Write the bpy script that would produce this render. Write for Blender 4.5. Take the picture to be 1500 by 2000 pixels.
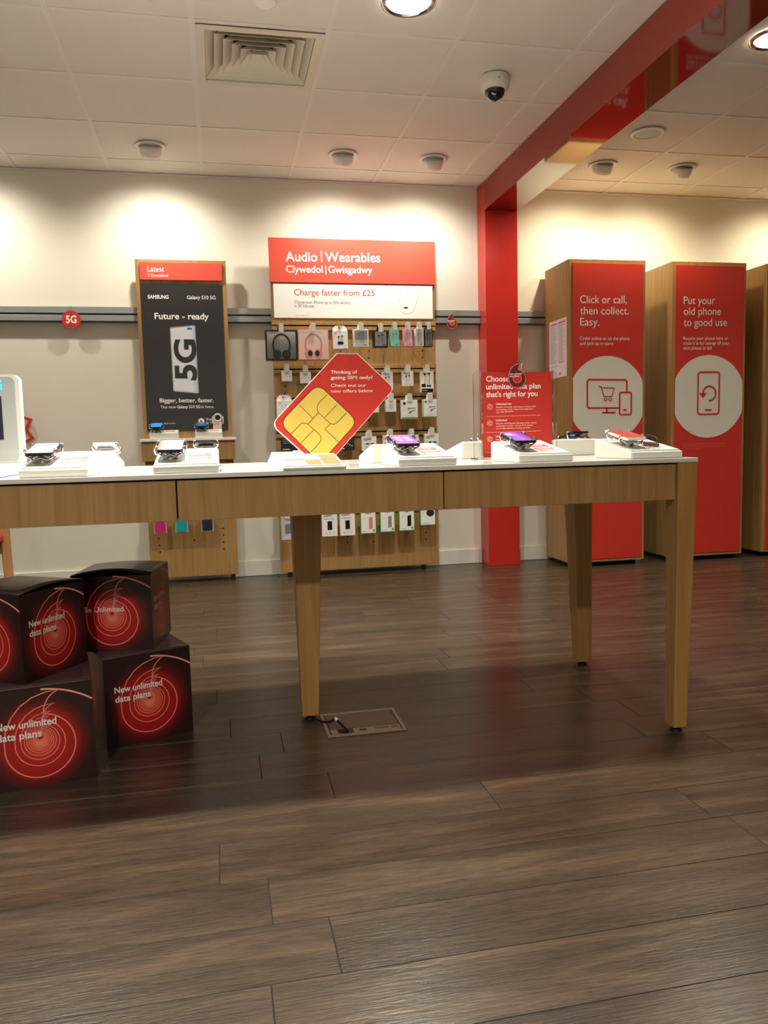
import bpy, bmesh, math, random
from mathutils import Vector, Matrix
random.seed(7)
for o in list(bpy.data.objects): bpy.data.objects.remove(o)
S = bpy.context.scene
COL = S.collection
PI = math.pi

# ------------------------------------------------------------------ camera
FPX = 1536.4
PITCH, YAW, ROLL = math.radians(5.3133), math.radians(11.661), math.radians(1.3804)
CAM = Vector((0, 0, 0.97))
cy, sy, cp, sp = math.cos(YAW), math.sin(YAW), math.cos(PITCH), math.sin(PITCH)
FWD = Vector((sy*cp, cy*cp, -sp)); R0 = Vector((cy, -sy, 0)); D0 = FWD.cross(R0)
RIGHT = R0*math.cos(ROLL) + D0*math.sin(ROLL); DOWN = D0*math.cos(ROLL) - R0*math.sin(ROLL)
cam_data = bpy.data.cameras.new('camera'); cam = bpy.data.objects.new('camera', cam_data); COL.objects.link(cam)
cam_data.sensor_fit = 'HORIZONTAL'; cam_data.sensor_width = 36; cam_data.lens = FPX/1500*36
cam_data.clip_start = 0.02
cam.matrix_world = Matrix(((RIGHT.x, -DOWN.x, -FWD.x, CAM.x), (RIGHT.y, -DOWN.y, -FWD.y, CAM.y),
                           (RIGHT.z, -DOWN.z, -FWD.z, CAM.z), (0, 0, 0, 1)))
S.camera = cam

# ------------------------------------------------------------------ light, world, exposure
S.view_settings.view_transform = 'Standard'; S.view_settings.look = 'None'
S.view_settings.gamma = 1; S.view_settings.use_curve_mapping = False
S.view_settings.exposure = 0.5
WORLD_STRENGTH = 0.05
SPOT_W, SPOT_COL = 34, (1.0, 0.945, 0.80)
SPOT_COL_R = (1.0, 0.90, 0.63)
DOWN_W, DOWN_COL = 24, (1.0, 0.955, 0.83)
w = bpy.data.worlds.new('world'); S.world = w; w.use_nodes = True
w.node_tree.nodes['Background'].inputs[0].default_value = (1, 0.95, 0.88, 1)
w.node_tree.nodes['Background'].inputs[1].default_value = WORLD_STRENGTH

WALL_Y, CEIL = 5.747, 2.80
SPOTS = [(-2.74, 5.2), (-1.54, 5.2), (-0.34, 5.22), (0.86, 5.2), (1.46, 5.2), (2.65, 5.15), (3.24, 5.13), (4.46, 5.15)]
DOWNLIGHTS = [(-0.94, 3.40, .7, 130), (0.86, 3.40, .9, 130), (2.64, 3.42, .45, 130), (-0.30, 2.62, 1.35, 95), (1.46, 2.6, .30, 120), (4.46, 3.4, .5, 130),
              (-0.94, -0.8, 2.3, 150), (1.16, -0.8, .55, 150)]   # x, y, relative power, spread; last two are unseen fill added for vertical fronts
# ------------------------------------------------------------------ materials
def lin(c):
    return tuple(((v/255)/12.92 if v/255 <= .04045 else ((v/255+.055)/1.055)**2.4) for v in c) + (1,)
MATS = {}
def mat(name, rgb, rough=.5, metal=0, ior=1.5, emit=0, trans=0, coat=0, alpha=1):
    m = bpy.data.materials.new(name); m.use_nodes = True
    b = m.node_tree.nodes['Principled BSDF']
    b.inputs['Base Color'].default_value = lin(rgb); b.inputs['Roughness'].default_value = rough
    b.inputs['Metallic'].default_value = metal; b.inputs['IOR'].default_value = ior
    b.inputs['Transmission Weight'].default_value = trans; b.inputs['Coat Weight'].default_value = coat
    b.inputs['Alpha'].default_value = alpha
    if emit:
        b.inputs['Emission Color'].default_value = lin(rgb); b.inputs['Emission Strength'].default_value = emit
    MATS[name] = m
    return m
def nodes(m): return m.node_tree.nodes, m.node_tree.links, m.node_tree.nodes['Principled BSDF']
def ramp(n, stops):
    r = n.new('ShaderNodeValToRGB')
    e = r.color_ramp.elements
    while len(e) < len(stops): e.new(.5)
    for i, (p, c) in enumerate(stops): e[i].position = p; e[i].color = lin(c)
    return r
def grain(m, scale, stops, rough=None, bump=0, coord='Object', detail=6, dist=.6):
    n, l, b = nodes(m)
    tc = n.new('ShaderNodeTexCoord'); mp = n.new('ShaderNodeMapping'); mp.inputs['Scale'].default_value = scale
    l.new(tc.outputs[coord], mp.inputs['Vector'])
    nz = n.new('ShaderNodeTexNoise'); nz.inputs['Scale'].default_value = 1; nz.inputs['Detail'].default_value = detail
    nz.inputs['Distortion'].default_value = dist; nz.inputs['Roughness'].default_value = .6
    l.new(mp.outputs[0], nz.inputs['Vector'])
    r = ramp(n, stops); l.new(nz.outputs['Fac'], r.inputs[0]); l.new(r.outputs[0], b.inputs['Base Color'])
    if bump:
        bp = n.new('ShaderNodeBump'); bp.inputs['Strength'].default_value = bump; bp.inputs['Distance'].default_value = .002
        l.new(nz.outputs['Fac'], bp.inputs['Height']); l.new(bp.outputs[0], b.inputs['Normal'])
    return nz, r
for nm, base in (('oak', ((152, 114, 66), (166, 127, 76), (178, 140, 88))), ('oak_leg', ((160, 118, 66), (174, 131, 76), (184, 143, 88)))):
    m = mat(nm, base[1], .45); grain(m, (46, 46, 2.2), [(.3, base[0]), (.5, base[1]), (.72, base[2])], bump=.05)
mat('wall', (226, 220, 206), .75); mat('ceil_tile', (230, 224, 216), .85); mat('ceil_bar', (234, 228, 221), .7)
mat('skirting', (226, 222, 210), .45)
mat('gap', (18, 15, 13), .8); mat('groove', (40, 31, 25), .5)
mat('rail', (150, 153, 152), .4, .2); mat('rail_dark', (40, 40, 42), .5)
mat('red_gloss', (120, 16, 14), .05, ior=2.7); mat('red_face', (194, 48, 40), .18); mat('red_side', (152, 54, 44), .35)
mat('red_panel', (204, 52, 42), .45); mat('red_print', (204, 52, 42), .4); mat('red_deep', (150, 22, 20), .45)
mat('red_card', (222, 80, 62), .5)
mat('white', (240, 238, 232), .3); mat('white_print', (244, 242, 238), .5); mat('white_gloss', (224, 222, 214), .08)
mat('white_plastic', (214, 212, 204), .3); mat('circle_print', (222, 216, 204), .5)
mat('poster_black', (44, 43, 46), .35); mat('black', (16, 16, 18), .35); mat('black_soft', (26, 26, 28), .6)
mat('grey', (140, 140, 140), .5); mat('grey_mid', (112, 112, 114), .5); mat('grey_light', (190, 190, 188), .5)
mat('grey_text', (110, 108, 106), .6); mat('silver', (188, 190, 190), .25, .9); mat('chrome', (210, 210, 212), .12, 1)
mat('silver_panel', (176, 180, 180), .35, .3)
mat('gold', (226, 200, 94), .42); mat('pink', (240, 178, 170), .45); mat('pink_deep', (212, 140, 132), .45)
mat('mint', (142, 212, 196), .45); mat('rose', (232, 170, 190), .45); mat('magenta', (205, 30, 120), .5)
mat('teal', (20, 160, 170), .4); mat('green', (80, 180, 70), .45); mat('blue', (40, 110, 190), .4)
mat('cyan_lit', (40, 190, 255), .4, emit=1.6); mat('lamp', (255, 248, 235), .4, emit=14)
mat('lamp_soft', (255, 250, 240), .4, emit=6)
mat('clear', (245, 247, 247), .02, ior=1.45, trans=1); mat('glass_dark', (22, 24, 34), .03, coat=1)
mat('clear_soft', (220, 220, 226), .2, alpha=.55)
mat('label_red', (214, 84, 74), .5); mat('card_peach', (226, 172, 140), .5); mat('card_orange', (200, 104, 58), .5); mat('leaflet_paper', (214, 204, 186), .5); mat('salmon', (234, 150, 130), .5)
mat('box_line', (250, 150, 134), .5); mat('box_line_hot', (255, 170, 156), .5); mat('box_text', (250, 240, 236), .5); mat('mark_maroon', (112, 36, 40), .4); mat('box_top', (84, 66, 66), .25)
mat('box_lining', (190, 184, 180), .6)
mat('floor_metal', (150, 134, 114), .4, .2); mat('floor_lid', (104, 87, 71), .5); mat('cable', (22, 20, 20), .4)
mat('screen_dark', (24, 24, 44), .1, emit=.3); mat('screen_purple', (176, 66, 168), .15, emit=.35); mat('screen_red', (150, 22, 24), .3, emit=.2)
mat('phone_blue', (50, 116, 190), .15); mat('led', (150, 190, 255), .3, emit=5)
mat('chair_wood', (176, 130, 78), .45); mat('vent_white', (222, 214, 196), .5); mat('vent_dark', (20, 22, 26), .7)
mat('cctv_white', (226, 222, 216), .35); mat('paper', (232, 222, 228), .6); mat('paper_line', (168, 158, 170), .6); mat('paper_red', (190, 50, 80), .6)
mat('blue_line', (60, 90, 200), .4)

def gradient_mat(name, axis, lo, hi, stops, rough=.3, emit=0):
    m = mat(name, (128, 128, 128), rough); n, l, b = nodes(m)
    tc = n.new('ShaderNodeTexCoord'); sx = n.new('ShaderNodeSeparateXYZ'); l.new(tc.outputs['Object'], sx.inputs[0])
    mr = n.new('ShaderNodeMapRange'); mr.inputs[1].default_value = lo; mr.inputs[2].default_value = hi
    l.new(sx.outputs[axis], mr.inputs[0]); r = ramp(n, stops); l.new(mr.outputs[0], r.inputs[0])
    l.new(r.outputs[0], b.inputs['Base Color'])
    if emit:
        l.new(r.outputs[0], b.inputs['Emission Color']); b.inputs['Emission Strength'].default_value = emit
    return m
gradient_mat('screen_sunset', 'Y', -.07, .07, [(0, (236, 150, 200)), (.4, (214, 120, 190)), (.7, (110, 100, 200)), (1, (80, 100, 190))], .2, .8)
gradient_mat('screen_violet', 'X', -.035, .035, [(0, (70, 90, 190)), (.5, (140, 80, 170)), (1, (60, 40, 110))], .2, .6)
gradient_mat('screen_ice', 'X', -.035, .035, [(0, (190, 60, 60)), (.22, (200, 120, 120)), (.3, (220, 230, 236)), (1, (180, 214, 228))], .2, .6)
gradient_mat('poster_screen', 'X', -.05, .12, [(0, (222, 224, 234)), (.55, (222, 224, 236)), (.85, (120, 180, 228)), (1, (70, 130, 210))], .3)

# floor boards
m = mat('floor_board', (84, 66, 54), .27); n, l, b = nodes(m)
at = n.new('ShaderNodeAttribute'); at.attribute_name = 'board'
tc = n.new('ShaderNodeTexCoord'); ad = n.new('ShaderNodeVectorMath'); ad.operation = 'MULTIPLY_ADD'
ad.inputs[1].default_value = (7, 3, 5); l.new(at.outputs['Color'], ad.inputs[0]); l.new(tc.outputs['Object'], ad.inputs[2])
def fnoise(scale, detail, rough=.6, dist=.3):
    mp = n.new('ShaderNodeMapping'); mp.inputs['Scale'].default_value = scale; l.new(ad.outputs[0], mp.inputs[0])
    z = n.new('ShaderNodeTexNoise'); z.inputs['Scale'].default_value = 1; z.inputs['Detail'].default_value = detail
    z.inputs['Roughness'].default_value = rough; z.inputs['Distortion'].default_value = dist
    l.new(mp.outputs[0], z.inputs['Vector']); return z
z1 = fnoise((1.6, 14, 1), 5, .6, .8); z2 = fnoise((18, 190, 1), 4)
r1 = ramp(n, [(.3, (54, 43, 34)), (.5, (70, 56, 44)), (.68, (91, 74, 57)), (.78, (116, 95, 72))])
l.new(z1.outputs['Fac'], r1.inputs[0])
r2 = ramp(n, [(.3, (205, 205, 205)), (.6, (255, 255, 255))]); l.new(z2.outputs['Fac'], r2.inputs[0])
mx = n.new('ShaderNodeMix'); mx.data_type = 'RGBA'; mx.blend_type = 'MULTIPLY'; mx.inputs['Factor'].default_value = 1
l.new(r1.outputs[0], mx.inputs['A']); l.new(r2.outputs[0], mx.inputs['B'])
hv = n.new('ShaderNodeHueSaturation'); mr = n.new('ShaderNodeMapRange'); mr.inputs[3].default_value = .93; mr.inputs[4].default_value = 1.06
l.new(at.outputs['Fac'], mr.inputs[0]); l.new(mr.outputs[0], hv.inputs['Value']); l.new(mx.outputs['Result'], hv.inputs['Color'])
l.new(hv.outputs[0], b.inputs['Base Color'])
bp = n.new('ShaderNodeBump'); bp.inputs['Strength'].default_value = .22; bp.inputs['Distance'].default_value = .003
l.new(z2.outputs['Fac'], bp.inputs['Height']); l.new(bp.outputs[0], b.inputs['Normal'])

# printed glow on the promotional cartons: UV centred on each face, unit = face width
m = mat('box_art', (30, 16, 16), .28); n, l, b = nodes(m)
uv = n.new('ShaderNodeUVMap'); ln = n.new('ShaderNodeVectorMath'); ln.operation = 'LENGTH'
mp = n.new('ShaderNodeMapping'); mp.inputs['Location'].default_value = (0, .06, 0)
l.new(uv.outputs[0], mp.inputs[0]); l.new(mp.outputs[0], ln.inputs[0])
r = ramp(n, [(0, (255, 150, 130)), (.07, (230, 74, 62)), (.18, (190, 34, 32)), (.33, (166, 28, 28)), (.39, (104, 24, 24)), (.48, (50, 24, 24)), (.7, (38, 24, 24))])
l.new(ln.outputs['Value'], r.inputs[0]); l.new(r.outputs[0], b.inputs['Base Color'])

# ------------------------------------------------------------------ pixel rays (1500 x 2000 frame) to world points
def ray(x, y): return RIGHT*((x-750)/FPX) + DOWN*((y-1000)/FPX) + FWD
def on_z(x, y, z): d = ray(x, y); return CAM + d*((z-CAM.z)/d.z)
def on_y(x, y, Y): d = ray(x, y); return CAM + d*(Y/d.y)
def on_x(x, y, X): d = ray(x, y); return CAM + d*(X/d.x)

class Face:
    """a flat face in space: origin, across, up, outward"""
    def __init__(s, o, u=(1, 0, 0), v=(0, 0, 1)):
        s.o, s.u, s.v = Vector(o), Vector(u).normalized(), Vector(v).normalized(); s.n = s.u.cross(s.v)
    def __call__(s, a, b, d=0): return s.o + s.u*a + s.v*b + s.n*d
    def px(s, x, y):
        d = ray(x, y); t = (s.o-CAM).dot(s.n)/d.dot(s.n); q = CAM + d*t - s.o
        return (q.dot(s.u), q.dot(s.v))
def wallface(Y): return Face((0, Y, 0))

# ------------------------------------------------------------------ mesh builder
_cap = {}
def text_mesh(s, bold=0):
    cu = bpy.data.curves.new('t', 'FONT'); cu.body = s; cu.size = 1; cu.resolution_u = 6; cu.offset = bold
    ob = bpy.data.objects.new('t', cu); COL.objects.link(ob)
    dg = bpy.context.evaluated_depsgraph_get(); dg.update()
    me = bpy.data.meshes.new_from_object(ob.evaluated_get(dg))
    vs = [(v.co.x, v.co.y) for v in me.vertices]; fs = [tuple(p.vertices) for p in me.polygons]
    bpy.data.objects.remove(ob); bpy.data.curves.remove(cu); bpy.data.meshes.remove(me)
    return vs, fs
CAPH = max(v[1] for v in text_mesh('H')[0])

class MB:
    def __init__(s, m=None): s.v, s.f, s.mi, s.sm, s.mats, s.uv = [], [], [], [], [], {}; s.cur = 0; s.smooth = False; s.m(m)
    def m(s, name):
        if name is None: return s
        if name not in s.mats: s.mats.append(name)
        s.cur = s.mats.index(name); return s
    def add(s, vs, fs, smooth=None):
        k = len(s.v); s.v += [Vector(p) for p in vs]
        for f in fs:
            s.f.append(tuple(k+i for i in f)); s.mi.append(s.cur); s.sm.append(s.smooth if smooth is None else smooth)
        return s
    def bm(s, bm, M=None, smooth=False):
        bm.verts.index_update()
        vs = [(M @ v.co if M else v.co.copy()) for v in bm.verts]; fs = [tuple(v.index for v in f.verts) for f in bm.faces]
        s.add(vs, fs, smooth); bm.free(); return s
    def box(s, x0, x1, y0, y1, z0, z1, bev=0, seg=2, M=None):
        bm = bmesh.new(); bmesh.ops.create_cube(bm, size=1)
        for v in bm.verts: v.co = Vector(((x0+x1)/2+v.co.x*(x1-x0), (y0+y1)/2+v.co.y*(y1-y0), (z0+z1)/2+v.co.z*(z1-z0)))
        if bev: bmesh.ops.bevel(bm, geom=list(bm.edges), offset=bev, segments=seg, profile=.5, affect='EDGES')
        return s.bm(bm, M)
    def hexa(s, bot, top, bev=0):
        """eight-corner block: four bottom corners, four top corners, same order"""
        bm = bmesh.new(); vs = [bm.verts.new(Vector(p)) for p in list(bot)+list(top)]
        for f in ((3, 2, 1, 0), (4, 5, 6, 7), (0, 1, 5, 4), (1, 2, 6, 5), (2, 3, 7, 6), (3, 0, 4, 7)): bm.faces.new([vs[i] for i in f])
        bmesh.ops.recalc_face_normals(bm, faces=bm.faces)
        if bev: bmesh.ops.bevel(bm, geom=list(bm.edges), offset=bev, segments=2, profile=.5, affect='EDGES')
        return s.bm(bm)
    def poly(s, F, pts, d=0): return s.add([F(a, b, d) for a, b in pts], [tuple(range(len(pts)))])
    def rect(s, F, a0, b0, a1, b1, d=0): return s.poly(F, [(a0, b0), (a1, b0), (a1, b1), (a0, b1)], d)
    def prism(s, F, pts, d0, d1):
        n_ = len(pts); vs = [F(a, b, d0) for a, b in pts]+[F(a, b, d1) for a, b in pts]
        fs = [tuple(range(n_-1, -1, -1)), tuple(range(n_, 2*n_))]+[(i, (i+1) % n_, n_+(i+1) % n_, n_+i) for i in range(n_)]
        return s.add(vs, fs)
    def disc(s, F, ca, cb, r, d=0, n_=28, rb=None):
        return s.poly(F, [(ca+r*math.cos(2*PI*i/n_), cb+(rb or r)*math.sin(2*PI*i/n_)) for i in range(n_)], d)
    def stroke(s, F, pts, wd, d=0, closed=False):
        n_ = len(pts); P = [Vector(p) for p in pts]; L = []; R = []
        for i in range(n_):
            a = P[i-1] if (i or closed) else None; c = P[(i+1) % n_] if (i < n_-1 or closed) else None
            t1 = (P[i]-a).normalized() if a is not None else (c-P[i]).normalized()
            t2 = (c-P[i]).normalized() if c is not None else t1
            t = (t1+t2); t = t.normalized() if t.length > 1e-6 else t1
            nn = Vector((-t.y, t.x)); k = wd/2/max(.5, abs(t.dot(t1)))
            L.append(P[i]+nn*k); R.append(P[i]-nn*k)
        k = len(L); fs = [(i, i+1, k+i+1, k+i) for i in range(k-1)]
        if closed: fs.append((k-1, 0, k, 2*k-1))
        fs = [tuple(reversed(f)) for f in fs]
        return s.add([F(q.x, q.y, d) for q in L]+[F(q.x, q.y, d) for q in R], fs)
    def text(s, F, body, p0, p1, cap, d=.0006, bold=0, pxmode=True, rot=False):
        """line of text from p0 to p1 on face F, cap height in pixels (pxmode) or metres"""
        if pxmode:
            a0 = F.px(*p0); a1 = F.px(*p1); c = F.px(p0[0], p0[1]-cap); cap = abs(c[1]-a0[1])
        else: a0, a1 = p0, p1
        vs, fs = text_mesh(body, bold); x0 = min(v[0] for v in vs); x1 = max(v[0] for v in vs)
        dx = Vector(a1)-Vector(a0); wd = dx.length; t = dx/wd; nn = Vector((-t.y, t.x)); kx = wd/(x1-x0); ky = cap/CAPH
        o = Vector(a0); q = [o+t*((v[0]-x0)*kx)+nn*(v[1]*ky) for v in vs]
        return s.add([F(p.x, p.y, d) for p in q], fs)
    def lathe(s, prof, c=(0, 0, 0), seg=32, axis='Z', M=None, smooth=True):
        vs = []; c = Vector(c)
        for r_, z in prof:
            for i in range(seg):
                a = 2*PI*i/seg; p = Vector((r_*math.cos(a), r_*math.sin(a), z))
                if M: p = M @ p
                vs.append(p+c)
        fs = []
        for j in range(len(prof)-1):
            for i in range(seg): fs.append((j*seg+i, j*seg+(i+1) % seg, (j+1)*seg+(i+1) % seg, (j+1)*seg+i))
        return s.add(vs, fs, smooth)
    def tube(s, pts, r, seg=8, caps=True):
        P = [Vector(p) for p in pts]; vs = []; up = Vector((0, 0, 1)); prev = None
        for i, p in enumerate(P):
            t = (P[min(i+1, len(P)-1)]-P[max(i-1, 0)]).normalized()
            if prev is None:
                a = t.cross(up if abs(t.z) < .9 else Vector((1, 0, 0))).normalized()
            else:
                a = (prev - t*prev.dot(t)); a = a.normalized()
            prev = a; b = t.cross(a)
            vs += [p+a*(r*math.cos(2*PI*k/seg))+b*(r*math.sin(2*PI*k/seg)) for k in range(seg)]
        fs = []
        for i in range(len(P)-1):
            for k in range(seg): fs.append((i*seg+k, i*seg+(k+1) % seg, (i+1)*seg+(k+1) % seg, (i+1)*seg+k))
        if caps: fs += [tuple(range(seg-1, -1, -1)), tuple((len(P)-1)*seg+k for k in range(seg))]
        return s.add(vs, fs, True)

BASE = {}
def obj(name, mb, parent=None, base=None):
    """link a mesh builder as ONE mesh object; vertices come in world space, kept relative to the thing's base"""
    o_ = BASE[parent.name] if parent else Vector(base if base else (0, 0, 0))
    me = bpy.data.meshes.new(name); me.from_pydata([v-o_ for v in mb.v], [], mb.f)
    for k in mb.mats: me.materials.append(MATS[k])
    me.polygons.foreach_set('material_index', mb.mi); me.polygons.foreach_set('use_smooth', mb.sm)
    me.update(); ob = bpy.data.objects.new(name, me); COL.objects.link(ob)
    if parent: ob.parent = parent
    else: ob.location = o_
    BASE[ob.name] = o_
    return ob
def tag(o, label=None, cat=None, group=None, kind=None):
    if label: o['label'] = label
    if cat: o['category'] = cat
    if group: o['group'] = group
    if kind: o['kind'] = kind
    return o
def thing(name, loc, label, cat, group=None):
    o = bpy.data.objects.new(name, None); COL.objects.link(o); o.location = loc; o.empty_display_size = .05
    BASE[o.name] = Vector(loc); return tag(o, label, cat, group)
def struct(name, mb, label=None):
    o = obj(name, mb); o['kind'] = 'structure'; o['label'] = label or name.replace('_', ' '); o['category'] = name.split('_')[0]; return o
def dup(root, loc, rz=0, label=None, group=None, skip=()):
    def cp(o, par):
        c = o.copy(); COL.objects.link(c); c.parent = par
        for ch in o.children:
            if ch.name.split('.')[0] not in skip: cp(ch, c)
        return c
    r = cp(root, None); r.location = loc; r.rotation_euler = (0, 0, rz)
    if label: r['label'] = label
    if group: r['group'] = group
    return r
def arc(ca, cb, r, a0, a1, n_=20, rb=None):
    return [(ca+r*math.cos(math.radians(a0+(a1-a0)*i/n_)), cb+(rb or r)*math.sin(math.radians(a0+(a1-a0)*i/n_))) for i in range(n_+1)]
def rrect(a0, b0, a1, b1, r, n_=5):
    return (arc(a1-r, b1-r, r, 0, 90, n_)+arc(a0+r, b1-r, r, 90, 180, n_)+arc(a0+r, b0+r, r, 180, 270, n_)+arc(a1-r, b0+r, r, 270, 360, n_))

# ------------------------------------------------------------------ the room
XL, XR, YF = -4.2, 7.2, -2.2
# floor of long boards, each a little different, over a dark bed
fl = MB('gap'); fl.box(XL, XR, YF, WALL_Y, -.06, -.0012)
fl.m('floor_board'); board_faces = []
PW = .1755; joints = {1: [.05], 2: [.178], 3: [.065], 4: [-.04], 5: [.68, 1.62], 6: [.269], 7: [1.3], 8: [.159]}
row = -20
while 1.345+PW*(row-1) < WALL_Y:
    y0 = 1.345+PW*(row-2); y1 = min(y0+PW, WALL_Y); y0 = max(y0, YF); row += 1
    if y1 <= y0: continue
    k = row-1; js = joints.get(k, [random.uniform(-.8, 1.2)]); xs = sorted(js)
    while xs[0] > XL: xs.insert(0, xs[0]-random.choice((1.15, 1.22, 1.22, 1.3)))
    while xs[-1] < XR: xs.append(xs[-1]+random.choice((1.15, 1.22, 1.22, 1.3)))
    for a, b_ in zip(xs, xs[1:]):
        a = max(a, XL); b_ = min(b_, XR)
        if b_-a < .02: continue
        g = .0006; c_ = .0008
        fl.add([(a+g, y0+g, -.0012), (b_-g, y0+g, -.0012), (b_-g, y1-g, -.0012), (a+g, y1-g, -.0012),
                (a+g+c_, y0+g+c_, 0), (b_-g-c_, y0+g+c_, 0), (b_-g-c_, y1-g-c_, 0), (a+g+c_, y1-g-c_, 0)],
               [(4, 5, 6, 7)])
        k0 = len(fl.v)-8; fl.m('groove')
        for f in ((0, 1, 5, 4), (1, 2, 6, 5), (2, 3, 7, 6), (3, 0, 4, 7)): fl.f.append(tuple(k0+i for i in f)); fl.mi.append(fl.cur); fl.sm.append(False)
        fl.m('floor_board')
        board_faces.append(len(fl.f))
floor = struct('floor', fl)
at = floor.data.color_attributes.new('board', 'FLOAT_COLOR', 'CORNER')
bi = 0; li = 0
rnd = [(random.random(), random.random(), random.random(), 1) for _ in range(len(board_faces)+1)]
for p in floor.data.polygons:
    while bi < len(board_faces) and p.index >= board_faces[bi]: bi += 1
    for k in p.loop_indices: at.data[k].color = rnd[bi]

struct('wall_back', MB('wall').box(XL-.1, XR+.1, WALL_Y, WALL_Y+.1, -.06, CEIL+.1))
struct('wall_left', MB('wall').box(XL-.1, XL, YF, WALL_Y, -.06, CEIL+.1))
struct('wall_right', MB('wall').box(XR, XR+.1, YF, WALL_Y, -.06, CEIL+.1))
struct('wall_front', MB('wall').box(XL-.1, XR+.1, YF-.1, YF, -.06, CEIL+.1))
ce = MB('ceil_tile'); gx0, gy0, T = -.04, 5.49, .6
# tiles slightly above the flush bars
i0, i1 = int((XL-gx0)/T)-1, int((XR-gx0)/T)+1; j1 = int((gy0-YF)/T)+1
CX = [max(XL, min(XR, gx0+i*T)) for i in range(i0, i1+1)]
CY = [WALL_Y]+[max(YF, gy0-j*T) for j in range(0, j1+1)]
CX = sorted(set(CX)); CY = sorted(set(CY))
VX0, VX1, VY0, VY1 = .26-.262, .26+.262, 4.0-.262, 4.0+.262
for q in ((XL, VX0, YF, WALL_Y), (VX1, XR, YF, WALL_Y), (VX0, VX1, YF, VY0), (VX0, VX1, VY1, WALL_Y)): ce.box(*q, CEIL+.006, CEIL+.14)
ce.m('ceil_bar')
for x in CX: ce.box(max(XL, x-.012), min(XR, x+.012), YF, WALL_Y, CEIL+.002, CEIL+.0055)
for y in CY: ce.box(XL, XR, max(YF, y-.012), min(WALL_Y, y+.012), CEIL+.0024, CEIL+.0056)
struct('ceiling', ce)
BBX = [(XL, 1.925), (2.16, XR)]
sk = MB('skirting')
for a, b_ in BBX:
    sk.box(a, b_, WALL_Y-.016, WALL_Y, 0, .113, .004)
struct('baseboard_back', sk)
struct('trim_1', MB('ceil_bar').box(XL, XR, WALL_Y-.02, WALL_Y, CEIL-.006, CEIL-.0002), 'thin white angle where back wall meets ceiling')

# red portal: column against the wall and a beam running toward the viewer
CFY = 5.57
cx0 = on_y(947, 410, CFY).x; cx1 = on_y(1010, 412, CFY).x; bz = on_y(978, 411, CFY).z
po = thing('red_portal', ((cx0+cx1)/2, CFY+.09, 0), 'glossy red square column and ceiling beam between wall and lockers', 'portal')
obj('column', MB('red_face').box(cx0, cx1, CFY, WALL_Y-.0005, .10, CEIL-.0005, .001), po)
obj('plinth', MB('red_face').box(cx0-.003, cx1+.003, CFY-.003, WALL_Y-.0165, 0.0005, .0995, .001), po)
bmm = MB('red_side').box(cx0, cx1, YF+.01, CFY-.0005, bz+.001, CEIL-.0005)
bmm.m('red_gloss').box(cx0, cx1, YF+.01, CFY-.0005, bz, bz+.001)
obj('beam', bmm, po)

# wall rail: two grey channels with a dark slot
def wall_rail(x0, x1, label):
    F = wallface(5.69); zt = on_y(500, 602, 5.69).z; zb = on_y(500, 630, 5.69).z; zm = (zt+zb)/2
    r_ = thing('wall_rail', ((x0+x1)/2, WALL_Y-.03, zb), label, 'rail', None)
    obj('channel', MB('rail').box(x0, x1, 5.69, WALL_Y-.0005, zm+.006, zt, .002), r_)
    obj('channel', MB('rail').box(x0, x1, 5.69, WALL_Y-.0005, zb+.004, zm-.006, .002), r_)
    obj('slot', MB('rail_dark').box(x0, x1, 5.70, WALL_Y-.0005, zm-.006, zm+.006), r_)
    obj('lower_lip', MB('rail_dark').box(x0, x1, 5.692, WALL_Y-.0005, zb, zb+.004), r_)
    return r_
wall_rail(-4.0, cx0-.002, 'long grey double channel wall rail behind the display boards')
wall_rail(cx1+.002, 2.458, 'short grey double channel rail between red column and locker')
RZ = (on_y(500, 602, 5.69).z, on_y(500, 630, 5.69).z)

# ------------------------------------------------------------------ speech-mark outline (used on cartons and hanging cards)
def mark_outline(k=1.0):
    c = [(math.cos(math.radians(t))*.1, -.026+math.sin(math.radians(t))*.1) for t in range(82, -181, -8)]
    left = [(-.100, .004), (-.094, .036), (-.078, .072), (-.052, .104), (-.018, .127), (.02, .139), (.064, .144)]
    tail = [(.046, .136), (.030, .123), (.019, .104), (.0135, .086)]
    return [(a*k, b_*k) for a, b_ in c+left+tail]

# ------------------------------------------------------------------ left display board ("Latest")
F1 = wallface(5.62)
x0, x1 = -.503, .094; zt = 2.208; zb = .04
b1 = thing('display_board', ((x0+x1)/2, 5.66, 0), 'tall oak display board with black phone poster and white shelf', 'display board')
pm = MB('oak').box(x0, x1, 5.62, 5.65, zb, zt, .0015).box(x0+.04, x1-.04, 5.65, 5.688, .3, zt-.3)
pm.m('gap')
for (px, py) in ((311, 1052), (312, 1065), (313, 1078), (436, 1032), (436.5, 1045), (437, 1059), (437.5, 1072), (380, 1055)):
    a, b_ = F1.px(px, py); pm.disc(F1, a, b_, .006, .0008, 12)
obj('panel', pm, b1)
a0, c0 = F1.px(272, 512.6); a1, c1 = F1.px(434, 549.5)
hd = obj('header_sign', MB('red_card').box(a0, a1, 5.602, 5.6198, c1, c0, .001), b1)
Fh = wallface(5.602); tx = MB('white_print')
tx.text(Fh, 'Latest', (288, 530.6), (321, 531), 11); tx.text(Fh, 'Y Diweddaraf', (288.4, 540.4), (329, 540.8), 5.6)
obj('lettering', tx, hd)
a0, c0 = F1.px(273, 554); a1, _ = F1.px(433.6, 556); _, c1 = F1.px(370, 842)
ps = obj('poster', MB('poster_black').box(a0, a1, 5.616, 5.6198, c1, c0), b1); tag(ps, 'black poster with white slogan and a silver phone')
Fp = wallface(5.616); tx = MB('white_print')
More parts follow.
